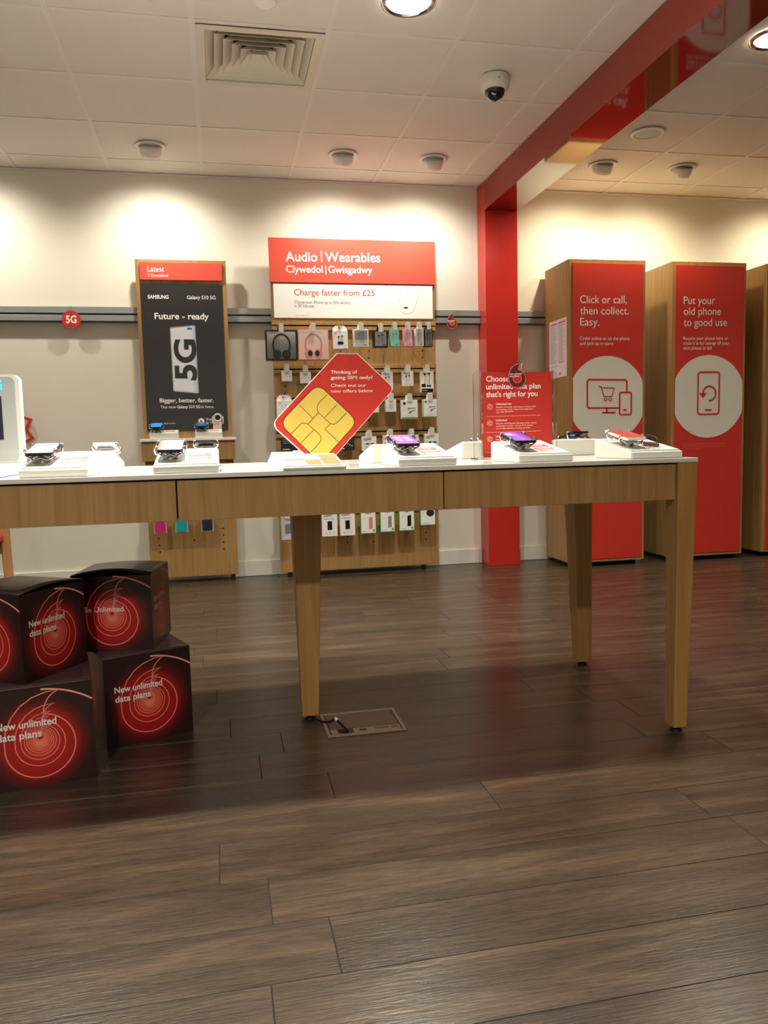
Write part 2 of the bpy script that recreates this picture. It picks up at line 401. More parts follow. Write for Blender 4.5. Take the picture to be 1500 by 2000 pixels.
tx.text(Fp, 'SAMSUNG', (288.6, 583), (329.4, 583.5), 6.8, bold=.03); obj('brand_lettering', tx, ps); tx = MB('white_print'); tx.text(Fp, 'Galaxy S10 5G', (365.4, 584), (421, 584.6), 6.8, bold=.012)
obj('brand_lettering', tx, ps); tx = MB('white_print')
tx.text(Fp, 'Future - ready', (302, 623), (408, 623.8), 11.8, bold=.02)
obj('slogan', tx, ps); tx = MB('white_print')
tx.text(Fp, 'Bigger, better, faster.', (312, 786), (417.4, 785.6), 8, bold=.015)
obj('slogan', tx, ps); tx = MB('white_print')
tx.text(Fp, 'The new', (313.4, 797.8), (344, 797.4), 5.6); tx.text(Fp, 'Galaxy S10 5G', (346, 797.4), (391.5, 797.1), 5.6, bold=.02)
tx.text(Fp, 'is here.', (393.5, 797), (418.4, 797), 5.6)
obj('lettering', tx, ps); tx = MB('white_print')
tx.text(Fp, 'Ask us for details & terms.', (303.2, 828.4), (343.6, 828), 2.8)
obj('small_print', tx, ps); tx = MB('white_print')
tx.text(Fp, 'Enabled', (403, 821), (423, 820.8), 4.6); tx.text(Fp, 'by Vodafone', (403, 827.4), (433.6, 827), 4.6)
obj('lettering', tx, ps); tx = MB('white_print')
a, b_ = Fp.px(393.2, 822.4); tx.disc(Fp, a, b_, .020, .0006)
tx.m('red_print').poly(Fp, [(a+p*.085, b_-.001+q*.085) for p, q in mark_outline()], .0012)
obj('round_logo', tx, ps)
ph = MB('silver'); Q = [Fp.px(*p) for p in ((338.5, 764.5), (388.6, 768.6), (381.5, 634.6), (331.2, 639))]
def inset_quad(Q, k, r=.012, n_=5):
    c = [sum(p[i] for p in Q)/4 for i in (0, 1)]; P = [Vector((c[0]+(p[0]-c[0])*k[0], c[1]+(p[1]-c[1])*k[1])) for p in Q]; out = []
    for i in range(4):
        A, B_, C_ = P[i-1], P[i], P[(i+1) % 4]; u = (A-B_).normalized()*r; v = (C_-B_).normalized()*r
        for j in range(n_+1):
            t = j/n_; out.append(tuple((B_+u)*(1-t)**2+B_*2*t*(1-t)+(B_+v)*t*t))
    return out
ph.poly(Fp, inset_quad(Q, (1, 1)), .0006).m('poster_screen').poly(Fp, inset_quad(Q, (.93, .965)), .0011)
a, b_ = Fp.px(370, 641.8); ph.m('blue').poly(Fp, rrect(a-.017, b_-.007, a+.017, b_+.007, .006), .0016)
ph.m('poster_black')
pa, pb = Fp.px(383.5, 743), Fp.px(380.3, 663)
vs, fs = text_mesh('5G', .035); X0, X1 = min(v[0] for v in vs), max(v[0] for v in vs); Y1 = max(v[1] for v in vs)
t = Vector(pb)-Vector(pa); Ln = t.length; t.normalize(); nn = Vector((-1, .02)); cw = abs(Fp.px(340, 700)[0]-Fp.px(382, 700)[0])
ph.add([Fp(*(Vector(pa)+t*((v[0]-X0)/(X1-X0)*Ln)+nn*(v[1]/Y1*cw)), .0016) for v in vs], fs)
obj('phone_picture', ph, ps)
# shelf with drawer box underneath
zs = on_y(277, 857.5, 5.40).z; sx0, sx1 = -.512, .112
obj('shelf', MB('white').box(sx0, sx1, 5.40, 5.6195, .988, 1.006, .002), b1)
obj('drawer_box', MB('oak').box(sx0+.008, sx1-.008, 5.42, 5.6195, .858, .9875, .001).box(sx0+.07, sx1-.07, 5.45, 5.6195, .82, .858), b1)
for x in (x0+.02, x1-.05): obj('foot', MB('black').box(x, x+.03, 5.622, 5.648, 0, .0395), b1)

# ------------------------------------------------------------------ audio display board
AY = 5.59; FA = wallface(AY)
x0, x1 = .392, 1.562; zb, zt = .035, 2.30
b2 = thing('display_board', ((x0+x1)/2, AY+.03, 0), 'wide oak peg board of headphones and chargers under red header', 'display board')
pm = MB('oak').box(x0, x1, AY, AY+.03, zb, zt, .0015).box(x0+.05, x1-.05, AY+.03, 5.688, .3, zt-.3); pm.m('gap')
for cxp, ys in ((556.5, (626, 755, 768)), (665, (627.5, 686)), (720.5, (628, 671, 685, 699, 822, 835, 853)), (825, (628, 671, 685, 698, 711, 820, 833, 852)),
                (616, (1045, 1060)), (679, (1048, 1060)), (730, (1045, 1058)), (832, (1040, 1053)), (674, (890, 880))):
    for yy in ys:
        a, b_ = FA.px(cxp, yy); pm.disc(FA, a, b_, .0055, .0008, 12)
obj('panel', pm, b2)
a0, c0 = .386, 2.362; a1 = 1.569; c1 = 2.062
hd = obj('header_sign', MB('red_card').box(a0, a1, AY-.02, AY-.0003, c1, c0, .0015), b2); tag(hd, 'red header sign with white bilingual lettering')
Fh = wallface(AY-.02); tx = MB('white_print')
tx.text(Fh, 'Audio', (558, 510), (620, 510.6), 18, bold=.012); tx.text(Fh, 'Wearables', (635, 510.8), (743, 512), 18, bold=.012)
obj('lettering', tx, hd); tx = MB('white_print'); tx.text(Fh, 'Clywedol', (558.7, 532), (630.5, 532.6), 13.5, bold=.012); tx.text(Fh, 'Gwisgadwy', (641.5, 532.8), (727.5, 533.8), 13.5, bold=.012)
for p, q, r_ in ((627.5, 490, 512), (636, 518, 536.5)):
    a, b_ = Fh.px(p, q); a2, b2_ = Fh.px(p, r_); tx.rect(Fh, a-.0035, b2_, a+.0035, b_, .0006)
obj('lettering', tx, hd)
st = obj('promo_strip', MB('white_print').box(.410, 1.545, AY-.014, AY-.0003, 1.822, 2.056, .001), b2); tag(st, 'white strip with red charging offer')
Fs = wallface(AY-.014)
tx = MB('red_print'); tx.text(Fs, 'Charge faster from £25', (574.7, 576.5), (731.5, 578), 11.7)
obj('lettering', tx, st); tx = MB('grey_text'); tx.text(Fs, 'Charge your iPhone up to 50% battery', (575, 592.5), (684, 594.2), 5.8); tx.text(Fs, 'in 30 minutes', (575, 600), (614, 600.5), 5.8)
obj('lettering', tx, st); tx = MB('grey_text'); tx.text(Fs, 'Ask us for details & terms', (576, 617), (604.5, 617), 1.8)
obj('small_print', tx, st); tx = MB('grey_light'); tx.stroke(Fs, [Fs.px(*p) for p in ((786, 561), (779, 590))], .003, .0006)
tx.stroke(Fs, [Fs.px(*p) for p in ((784, 609), (790, 612.5), (799, 613), (807, 608), (814, 590), (818, 562))], .003, .0006)
tx.m('black').poly(Fs, rrect(*Fs.px(788.6, 602.4), *Fs.px(796.6, 599.8), .004), .0008)
obj('phone_outline', tx, st)
# slatted hook rails
ROWS = [(628, 646), (713, 729), (769, 784), (835, 852), (983, 1000)]
RAILZ = []
for (ya, yb) in ROWS:
    z1 = on_y(690, ya, AY).z; z0 = on_y(690, yb, AY).z; RAILZ.append((z0+z1)/2)
    h_ = z1-z0
    rm = MB('oak').box(x0, x1, AY-.022, AY-.0003, z0+h_*.56, z1, .0015).box(x0, x1, AY-.022, AY-.0003, z0, z0+h_*.40, .0015)
    rm.m('gap').box(x0+.05, x1-.05, AY-.008, AY-.0003, z0+h_*.40, z0+h_*.56)
    obj('hook_rail', rm, b2)
for x in (x0+.05, x1-.13): obj('foot', MB('black').box(x, x+.03, AY+.002, AY+.028, 0, .0345), b2)

def hook(what, x, z, yb, yf, tagh=.05, tagw=.034):
    hk = thing('display_hook', (x, yb, z), 'price-tag hook for ' + what, 'hook', 'price-tag hooks on the display boards')
    obj('rod', MB('silver').tube([(x, yb, z), (x, yf, z), (x, yf-.004, z+.012)], .0032), hk)
    F = Face((x, yf-.006, z)); t_ = MB('white_plastic').prism(F, rrect(-tagw/2, -tagh*.62, tagw/2, tagh*.5, .006), 0, .004)
    t_.box(x-.012, x+.012, yf-.002, yf+.03, z+.004, z+tagh*.55, .002)
    obj('price_tag', t_, hk)

# ---- printed pictures for packs
def art_headphones(mb, F, cx, cz, s, m1, m2):
    mb.m(m1).stroke(F, arc(cx, cz, .36*s, 200, -20, 24, .46*s), .075*s, .0012)
    for sg in (-1, 1):
        mb.m(m1).disc(F, cx+sg*.2*s, cz-.40*s, .19*s, .0016, 20, .20*s); mb.m(m2).disc(F, cx+sg*.16*s, cz-.38*s, .10*s, .002, 16, .13*s)
        mb.m(m1).stroke(F, [(cx+sg*.345*s, cz-.12*s), (cx+sg*.30*s, cz-.32*s)], .09*s, .0014)
def art_buds(mb, F, cx, cz, s, m1, n_=2, drop=.5):
    mb.m(m1)
    for k in range(n_):
        x = cx+(k-(n_-1)/2)*.3*s; z = cz+(.06*s if k % 2 else 0)
        mb.disc(F, x, z, .075*s, .0012, 14); mb.stroke(F, [(x, z), (x+.03*s, z-.2*s), (x-.02*s, z-drop*.6*s), (x+.05*s, z-drop*s)], .022*s, .001)
def art_cable(mb, F, cx, cz, s, m1):
    mb.m(m1).stroke(F, [(cx-.3*s, cz+.1*s), (cx+.3*s, cz+.13*s)], .045*s, .0012); mb.stroke(F, [(cx-.3*s, cz+.1*s), (cx-.12*s, cz+.11*s)], .09*s, .0014)
    mb.stroke(F, [(cx-.2*s, cz-.25*s), (cx+.02*s, cz-.08*s), (cx+.3*s, cz)], .045*s, .0012); mb.stroke(F, [(cx-.2*s, cz-.25*s), (cx-.02*s, cz-.12*s)], .11*s, .0014)
def art_lines(mb, F, x0, x1, z, n_, gap, m1='grey_text', th=.0022):
    mb.m(m1)
    for k in range(n_): mb.rect(F, x0, z-k*gap, x0+(x1-x0)*(1-.25*(k % 3)/2), z-k*gap+th, .001)
def art_bank(mb, F, cx, cz, wd, ht, m1, sk_=0):
    mb.m(m1).poly(F, [(cx-wd/2, cz-ht/2), (cx+wd/2, cz-ht/2+sk_), (cx+wd/2, cz+ht/2+sk_), (cx-wd/2, cz+ht/2)], .0014)

PK = 'packs hanging on the peg board'
def pack(rect, Y, dep, face, side, label, art=None, tab='std', board=b2, hz=None, tagsz=None, name='boxed_accessory', cat='package', border=.006, group=PK, tabm=None, yb=AY-.02, hook_=True, bottom=None):
    F = wallface(Y); xa, za = F.px(rect[0], rect[3]); xb, zb_ = F.px(rect[2], rect[1])
    if xb < xa: xa, xb = xb, xa
    za, zb_ = min(za, zb_), max(za, zb_)
    r_ = thing(name, ((xa+xb)/2, Y+dep/2, za), label, cat, group)
    mb = MB(side).box(xa, xb, Y, Y+dep, za, zb_, .0015)
    if face: mb.m(face).rect(F, xa+border, za+border, xb-border, zb_-border, .0005)
    if bottom: mb.m(bottom).rect(F, xa+.001, za+.001, xb-.001, za+.012, .0008)
    cx, cz, wd, ht = (xa+xb)/2, (za+zb_)/2, xb-xa, zb_-za
    if art: art(mb, F, cx, cz, wd, ht)
    obj('carton', mb, r_)
    hzz = zb_+.018
    Ft = wallface(Y+dep/2); tw = min(.05, wd*.55); tb = MB(tabm or side)
    if tab == 'wide':
        tb.prism(Ft, [(xa+.002, zb_+.0003), (xb-.002, zb_+.0003), (xb-.002, zb_+.018), (xb-.02, zb_+.036), (xa+.02, zb_+.036), (xa+.002, zb_+.018)], 0, .002)
        hzz = zb_+.022
    else:
        tb.prism(Ft, [(cx-tw/2, zb_+.0003), (cx+tw/2, zb_+.0003), (cx+tw/2*.8, zb_+.034), (cx-tw/2*.8, zb_+.034)], 0, .0012)
    tb.m('black').poly(Ft, rrect(cx-.009, hzz-.004, cx+.009, hzz+.004, .0035), .0022)
    obj('hang_tab', tb, r_)
    if hook_: hook(label, cx, hzz, yb, Y-.006, *(tagsz or (.05, .034)))
    return r_

def hp(m1, m2, tcol):
    def f(mb, F, cx, cz, wd, ht):
        art_headphones(mb, F, cx, cz-ht*.0, wd*.74, m1, m2)
        mb.m(tcol).text(F, 'DETROIT', (cx-wd*.42, cz+ht*.40), (cx-wd*.16, cz+ht*.40), ht*.035, .0014, .02, False); mb.m('grey_light').rect(F, cx+wd*.1, cz+ht*.40, cx+wd*.3, cz+ht*.415, .001)
    return f
gradient_mat('pack_grey_fade', 'Z', 0, .22, [(0, (84, 84, 86)), (.45, (112, 112, 112)), (1, (206, 204, 200))], .4)
gradient_mat('pack_pink_fade', 'Z', 0, .22, [(0, (240, 180, 172)), (.5, (238, 198, 190)), (1, (232, 220, 212))], .4)
YP = 5.43
pack((520, 645, 579.5, 703.5), YP, .07, 'pack_grey_fade', 'black', 'black headphone box at top left of the peg board', hp('black', 'black_soft', 'black'), border=.010)
pack((583.5, 644, 641, 702.5), YP, .07, 'pack_pink_fade', 'pink', 'pink headphone box beside the black headphone box', hp('pink_deep', 'black_soft', 'grey'), border=.008)
def a_(mb, F, cx, cz, wd, ht):
    art_buds(mb, F, cx, cz+ht*.18, wd*.8, 'black', 2, .4); mb.m('black').poly(F, rrect(cx-wd*.2, cz-ht*.22, cx+wd*.2, cz-ht*.06, .008), .0014)
    mb.m('red_print').stroke(F, arc(cx-wd*.34, cz+ht*.36, .005, 0, 360, 16), .002, .001); mb.m('grey_mid').rect(F, cx-wd*.48, cz-ht*.49, cx+wd*.48, cz-ht*.44, .001); mb.m('black').rect(F, cx+wd*.2, cz-ht*.42, cx+wd*.44, cz-ht*.40, .001)
pack((651, 646, 679, 683.5), YP, .04, None, 'white_print', 'white wireless earbud carton with charging case picture', a_, tab='wide', tagsz=(.02, .012))
def a_(mb, F, cx, cz, wd, ht):
    art_buds(mb, F, cx, cz+ht*.2, wd*.8, 'grey_mid', 2, .6); mb.m('grey_light').rect(F, cx-wd*.42, cz-ht*.44, cx+wd*.42, cz-ht*.1, .0008); mb.m('black').rect(F, cx+wd*.12, cz-ht*.40, cx+wd*.4, cz-ht*.38, .001)
pack((691, 643, 719.5, 677.5), YP, .04, 'grey', 'white_print', 'white framed grey earphone box left of the black earphone box', a_, border=.008)
def a_(mb, F, cx, cz, wd, ht):
    art_buds(mb, F, cx, cz+ht*.18, wd*.8, 'black', 2, .7); mb.m('black').rect(F, cx+wd*.12, cz-ht*.36, cx+wd*.4, cz-ht*.33, .001)
pack((730, 645, 757, 678.5), YP, .05, 'grey', 'black', 'square black framed earphone box at the middle of top row', a_, border=.010)
for rc, fm, sm_, lb in (((763.5, 642, 779, 676.5), 'mint', 'mint', 'narrow mint green earphone box on top row'),
                        ((789.5, 641.5, 805, 676.5), 'rose', 'rose', 'narrow pink earphone box right of the mint one'),
                        ((812, 641, 827, 676), 'grey_light', 'white_print', 'narrow white framed earphone box right of the pink one'),
                        ((829.5, 641, 844.5, 677), 'grey_mid', 'black', 'narrow black earphone box at the right end of top row')):
    def a_(mb, F, cx, cz, wd, ht, k=lb):
        mm = 'black' if 'black' in k else 'grey_mid'
        art_buds(mb, F, cx, cz+ht*.18, wd*1.1, mm, 2, 1.2); mb.m('black').rect(F, cx, cz-ht*.40, cx+wd*.34, cz-ht*.38, .001)
    pack(rc, YP, .05, fm, sm_, lb, a_, border=.005, tagsz=(.046, .028))
# second row
def a_w(mb, F, cx, cz, wd, ht):
    mb.m('grey_light').stroke(F, arc(cx+wd*.1, cz-ht*.05, wd*.16, 190, -10, 12, ht*.3), .003, .001)
pack((550.5, 723.5, 570, 744.5), 5.47, .03, None, 'white_print', 'small white square box leftmost on second row', a_w)
def a_w(mb, F, cx, cz, wd, ht):
    art_buds(mb, F, cx, cz+ht*.1, wd*.7, 'grey_light', 2, .5); mb.m('black').disc(F, cx-wd*.3, cz-ht*.0, .003, .001, 10); mb.m('grey').disc(F, cx-wd*.35, cz+ht*.38, .003, .001, 10)
pack((586.5, 726.5, 607, 748.5), 5.47, .03, None, 'white_print', 'small white square adapter box, second from left on second row', a_w)
def a_x(mb, F, cx, cz, wd, ht):
    mb.m('black').text(F, 'XQ', (cx-wd*.38, cz+ht*.34), (cx-wd*.12, cz+ht*.34), ht*.10, .0012, .02, False)
    art_buds(mb, F, cx, cz+ht*.15, wd*.9, 'black', 2, .5); art_lines(mb, F, cx-wd*.35, cx+wd*.35, cz-ht*.36, 2, .008, 'grey_light')
pack((746, 726, 767.3, 759.5), 5.47, .03, None, 'white_print', 'white earphone pack behind the right corner of SIM card sign', a_x)
pack((785.5, 725, 807.3, 754), 5.47, .03, None, 'white_print', 'white earphone pack second from right on second row', a_x)
def a_(mb, F, cx, cz, wd, ht):
    art_buds(mb, F, cx, cz+ht*.36, wd*1.1, 'black', 2, .9); mb.m('black').rect(F, cx-wd*.42, cz-ht*.5, cx+wd*.46, cz-ht*.32, .001).rect(F, cx-wd*.42, cz-ht*.24, cx-wd*.1, cz-ht*.1, .001)
    mb.poly(F, rrect(cx-wd*.04, cz-ht*.23, cx+wd*.32, cz-ht*.16, .004), .0012); mb.m('white_print').text(F, 'Motion', (cx-wd*.36, cz-ht*.43), (cx, cz-ht*.43), ht*.05, .0016, .01, False)
    mb.m('black').text(F, 'Q', (cx-wd*.34, cz+ht*.40), (cx-wd*.24, cz+ht*.40), ht*.06, .0012, .02, False)
pack((821.5, 725, 846.5, 766.5), 5.47, .03, None, 'white_print', 'tall white and black earphone pack right of second row', a_)
# third row
def a_(mb, F, cx, cz, wd, ht):
    mb.m('red_print').stroke(F, arc(cx-wd*.3, cz+ht*.36, .005, 0, 360, 16), .0018, .001); mb.m('grey_light')
    mb.stroke(F, [(cx-wd*.2, cz+ht*.3), (cx, cz), (cx-wd*.1, cz-ht*.3)], .002, .001).stroke(F, [(cx+wd*.1, cz+ht*.3), (cx+wd*.05, cz), (cx+wd*.2, cz-ht*.2)], .002, .001)
pack((541.5, 782, 570, 820), 5.46, .03, None, 'white_print', 'white carton with red ring logo at left end of third row', a_, tab='wide', tagsz=(.02, .012))
def a_w(mb, F, cx, cz, wd, ht): art_lines(mb, F, cx-wd*.2, cx+wd*.25, cz+ht*.1, 5, ht*.09, 'grey_text')
pack((721, 779, 740, 806), 5.46, .03, None, 'white_print', 'white plug box peeping out behind the SIM card sign', a_w)
pack((754, 780, 773.5, 804.5), 5.46, .045, None, 'white_print', 'small white box with grey printed block on third row', a_w)
def a_c(mb, F, cx, cz, wd, ht):
    art_cable(mb, F, cx+wd*.12, cz-ht*.02, wd*.8, 'grey_mid'); mb.m('black').disc(F, cx-wd*.32, cz+ht*.32, wd*.085, .001, 18)
    art_lines(mb, F, cx-wd*.4, cx+wd*.3, cz-ht*.36, 2, .008, 'grey_light'); art_lines(mb, F, cx-wd*.4, cx-wd*.25, cz+ht*.1, 3, .012, 'grey_light')
pack((784.5, 781, 815.5, 818.5), 5.43, .018, None, 'white_print', 'white cable box, front one of three on one hook', a_c, bottom='green')
pack((783.5, 781, 814, 818), 5.451, .018, None, 'white_print', 'white cable box, middle one of three on one hook', None, hook_=False)
pack((782.5, 781, 812.5, 817.5), 5.472, .018, None, 'grey_mid', 'white cable box, rearmost of three on one hook', None, hook_=False)
def a_c(mb, F, cx, cz, wd, ht):
    art_cable(mb, F, cx+wd*.18, cz, wd*.8, 'grey_mid'); mb.m('green').disc(F, cx-wd*.3, cz+ht*.36, wd*.09, .001, 18); art_lines(mb, F, cx-wd*.36, cx+wd*.3, cz-ht*.38, 2, .008, 'grey_light')
    mb.m('green').rect(F, cx-wd*.5, cz-ht*.5, cx-wd*.46, cz+ht*.5, .0008).rect(F, cx-wd*.5, cz-ht*.5, cx+wd*.5, cz-ht*.47, .0008)
pack((826.5, 779.5, 853, 814.5), 5.44, .03, None, 'white_print', 'white and green cable box at the right end of third row', a_c)
# fourth row
def a_d(mb, F, cx, cz, wd, ht):
    art_lines(mb, F, cx-wd*.4, cx+wd*.1, cz+ht*.35, 3, ht*.14, 'grey_light'); mb.m('white_print').rect(F, cx-wd*.42, cz-ht*.42, cx-wd*.1, cz-ht*.36, .001)
    for k in range(3): mb.disc(F, cx+wd*(.1+.12*k), cz-ht*(.02+.08*k), .004, .001, 10)
pack((549.5, 854, 590, 881), 5.46, .03, None, 'black_soft', 'dark charger box low at left behind the red SIM card', a_d)
pack((660, 853, 692, 879.5), 5.46, .03, None, 'black_soft', 'dark charger box right of the red SIM card bottom', a_d)
def a_x(mb, F, cx, cz, wd, ht):
    mb.m('black').text(F, 'XQ', (cx-wd*.42, cz+ht*.22), (cx-wd*.14, cz+ht*.22), ht*.14, .0012, .02, False)
    mb.stroke(F, [(cx-wd*.45, cz-ht*.02), (cx+wd*.4, cz)], .002, .001).poly(F, rrect(cx-wd*.2, cz-ht*.06, cx-wd*.02, cz+ht*.03, .003), .0012).poly(F, rrect(cx+wd*.12, cz-ht*.05, cx+wd*.3, cz+ht*.04, .003), .0012)
    art_lines(mb, F, cx-wd*.3, cx+wd*.3, cz-ht*.25, 2, .012, 'grey')
pack((707.5, 852, 735, 881), 5.45, .03, None, 'white_print', 'white lead pack just left of the purple phone', a_x)
pack((749, 850, 776, 880), 5.45, .03, None, 'white_print', 'white lead pack behind the purple phone', a_x)
pack((790, 849, 817.5, 880), 5.45, .03, None, 'white_print', 'white lead pack with teal hang tab right of the purple phone', a_x, tabm='mint')
pack((829.5, 846.5, 857, 880), 5.45, .03, None, 'white_print', 'white lead pack at the right end of fourth row', a_x)
# bottom row (tops hidden by the table)
def a_g(mb, F, cx, cz, wd, ht): art_bank(mb, F, cx+wd*.05, cz-ht*.05, wd*.5, ht*.4, 'grey_mid', .006); art_lines(mb, F, cx-wd*.2, cx+wd*.3, cz-ht*.3, 2, .012, 'white_print')
pack((550.7, 1008, 572, 1055), 5.45, .03, None, 'clear_soft', 'clear blister pack left of the middle table leg', a_g)
def a_p(mb, F, cx, cz, wd, ht):
    art_bank(mb, F, cx, cz-ht*.05, wd*.3, ht*.36, 'black'); mb.m('black').text(F, 'XQ', (cx-wd*.42, cz+ht*.32), (cx-wd*.16, cz+ht*.32), ht*.07, .0012, .02, False)
    art_lines(mb, F, cx-wd*.4, cx+wd*.35, cz+ht*.24, 2, .006, 'grey_text', .0015)
    for k in (-1, 0, 1): mb.m('grey').stroke(F, arc(cx+k*wd*.25, cz-ht*.36, .006, 0, 360, 14), .0014, .001)
pack((630, 1000, 658.3, 1048.3), 5.45, .035, None, 'white_print', 'white power bank box, left of two under table edge', a_p)
pack((665, 998, 692.7, 1046.7), 5.45, .035, None, 'white_print', 'white power bank box, right of two under table edge', a_p)
for rc, cm, lb in (((705, 995, 733.8, 1042.8), 'pink_deep', 'green edged box showing a pink power bank'), ((743.3, 993, 770.5, 1039.7), 'grey', 'green edged box showing a grey power bank'),
                   ((780, 992, 809, 1037), 'black', 'green edged box showing a black power bank')):
    def a_(mb, F, cx, cz, wd, ht, c_=cm):
        art_bank(mb, F, cx+wd*.16, cz-ht*.08, wd*.24, ht*.48, c_, .007); mb.m('green').rect(F, cx+wd*.28, cz-ht*.43, cx+wd*.42, cz-ht*.33, .001); art_lines(mb, F, cx-wd*.4, cx-wd*.1, cz-ht*.42, 1, .01, 'green')
        mb.m('grey').stroke(F, arc(cx-wd*.24, cz+ht*.12, .006, 0, 360, 14), .0014, .001)
    pack(rc, 5.44, .035, 'white_print', 'green', lb, a_, border=.004)
def a_(mb, F, cx, cz, wd, ht):
    mb.m('black_soft').disc(F, cx+wd*.16, cz+ht*.1, wd*.26, .0014, 24, wd*.23); art_lines(mb, F, cx-wd*.4, cx-wd*.2, cz+ht*.2, 4, .012, 'grey_light'); art_lines(mb, F, cx-wd*.4, cx+wd*.1, cz-ht*.4, 1, .01, 'green')
pack((821.3, 985, 850, 1026.3), 5.44, .035, 'white_print', 'green', 'green edged box showing a round black charging pad', a_, border=.004)
# soft cases hanging low on the left board
for rc, cm, lb in (((303, 1008, 322, 1040.5), 'magenta', 'magenta phone case hanging low on the left board'), ((345, 1006, 364, 1039), 'teal', 'teal phone case in clear bag on the left board'),
                   ((395.5, 1004, 414, 1036.5), 'black_soft', 'charcoal phone case hanging low on the left board')):
    F = wallface(5.50); xa, za = F.px(rc[0], rc[3]); xb, zz = F.px(rc[2], rc[1])
    r_ = thing('phone_case', ((xa+xb)/2, 5.505, za), lb, 'phone case', 'phone cases on the left board')
    obj('shell', MB(cm).prism(F, rrect(xa, za, xb, zz, .009), -.010, 0), r_)
    bg = MB('clear_soft').prism(F, [(xa-.008, za-.006), (xb+.008, za-.006), (xb+.004, zz+.03), (xa-.004, zz+.03)], -.0125, -.0115)
    obj('bag', bg, r_)
    hook(lb, (xa+xb)/2, zz+.02, 5.6195, 5.49)

# ------------------------------------------------------------------ lockers
def locker(x0, x1, label, fn):
    y0, y1, z0, z1 = 5.285, 5.70, .033, 2.2
    r_ = thing('locker', ((x0+x1)/2, (y0+y1)/2, 0), label, 'locker', 'tall oak lockers along the back wall')
    obj('body', MB('oak').box(x0, x1, y0, y1, z0, z1, .0015), r_)
    obj('plinth', MB('black').box(x0+.04, x1-.04, y0+.05, y1-.02, 0, z0-.0003), r_)
    dr = obj('door_panel', MB('red_panel').box(x0+.027, x1-.020, y0-.006, y0-.0003, .054, 2.174, .001), r_); tag(dr, 'red printed door panel')
    if fn: fn(Face((0, y0-.006, 0)), x0+.027, x1-.020, dr)
def chord(F, cpx, rpx, xa, xb):
    a, b_ = F.px(*cpx); r_ = abs(F.px(cpx[0], cpx[1]-rpx)[1]-b_)
    return [(min(max(p, xa+.001), xb-.001), q) for p, q in arc(a, b_, r_, 0, 360, 72)[:-1]]
def px_rrect(F, p0, p1, r): (a0, b0), (a1, b1) = F.px(*p0), F.px(*p1); return rrect(min(a0, a1), min(b0, b1), max(a0, a1), max(b0, b1), r)
def lk1(F, xa, xb, dr):
    tx = MB('white_print')
    for s_, p, q, c in (('Click or call,', (1133, 592), (1224, 592.5), 15), ('then collect.', (1133, 614), (1228, 614.3), 15), ('Easy.', (1133, 635.8), (1170.5, 636), 15),
                        ('Order online or on the phone', (1132.6, 664), (1229.5, 664.3), 6.6), ('and pick up in store', (1132.6, 673.8), (1197.3, 674), 6.6)): tx.text(F, s_, p, q, c)
    tx.m('circle_print').poly(F, chord(F, (1186, 779), 84, xa, xb), .0006); obj('lettering', tx, dr)
    ic = MB('red_print'); P = lambda *l_: [F.px(*p) for p in l_]; d = .0012; W = .0135
    ic.stroke(F, P((1209, 797), (1150, 797), (1147, 794), (1147, 745), (1150, 741.5), (1221, 742), (1224, 745), (1224, 765)), W, d)
    ic.stroke(F, px_rrect(F, (1210, 810), (1233, 766.5), .014), W, d, True)
    ic.stroke(F, P((1185, 797), (1185, 806)), W, d).stroke(F, P((1175.5, 806), (1202, 806)), W, d).stroke(F, P((1216.5, 801), (1224, 801)), W, d)
    ic.stroke(F, P((1168.5, 754.5), (1174, 755.5), (1179.5, 774.5), (1195, 774.5), (1199.5, 758), (1175, 757.5)), .008, d)
    for q in ((1182.5, 780.5), (1191.8, 780.5)): a, b_ = F.px(*q); ic.stroke(F, arc(a, b_, .011, 0, 360, 18)[:-1], .007, d, True)
    obj('icon', ic, dr)
def lk2(F, xa, xb, dr):
    tx = MB('white_print')
    for s_, p, q, c in (('Put your', (1335.3, 594), (1396.6, 594), 15), ('old phone', (1335.3, 615.2), (1408, 615.2), 15), ('to good use', (1335.3, 637), (1419.6, 636.7), 15),
                        ('Recycle your phone here or', (1334.4, 664), (1421.8, 664), 6.6), ('trade it in for money off your', (1334.4, 673.4), (1424, 673.4), 6.6), ('next phone or bill', (1334.4, 683), (1389.6, 683), 6.6)): tx.text(F, s_, p, q, c)
    tx.m('circle_print').poly(F, chord(F, (1383.5, 774.5), 81, xa, xb), .0006); tx.m('label_red')
    for k in range(4): a, b_ = F.px(1331, 868+k*3.2); a2, _ = F.px(1417 if k < 3 else 1372, 868); tx.rect(F, a, b_, a2, b_+.005, .0006)
    obj('lettering', tx, dr)
    ic = MB('red_print'); d = .0012; W = .0135
    ic.stroke(F, px_rrect(F, (1362.5, 809.5), (1405, 726.7), .022), W, d, True).stroke(F, [F.px(1376.5, 801), F.px(1389.5, 801)], W, d)
    a, b_ = F.px(1385.3, 768.5); r_ = .053
    ic.stroke(F, arc(a, b_, r_, 175, -95, 24), W, d); ic.poly(F, [(a-r_-.032, b_+.004), (a-r_, b_-.036), (a-r_+.032, b_+.004)], d)
    obj('icon', ic, dr)
locker(2.461, 3.055, 'oak locker with red panel reading click or call', lk1)
locker(3.268, 3.874, 'oak locker with red panel reading put your old phone', lk2)
locker(4.048, 4.65, 'oak locker cut off by the right edge of the photo', None)
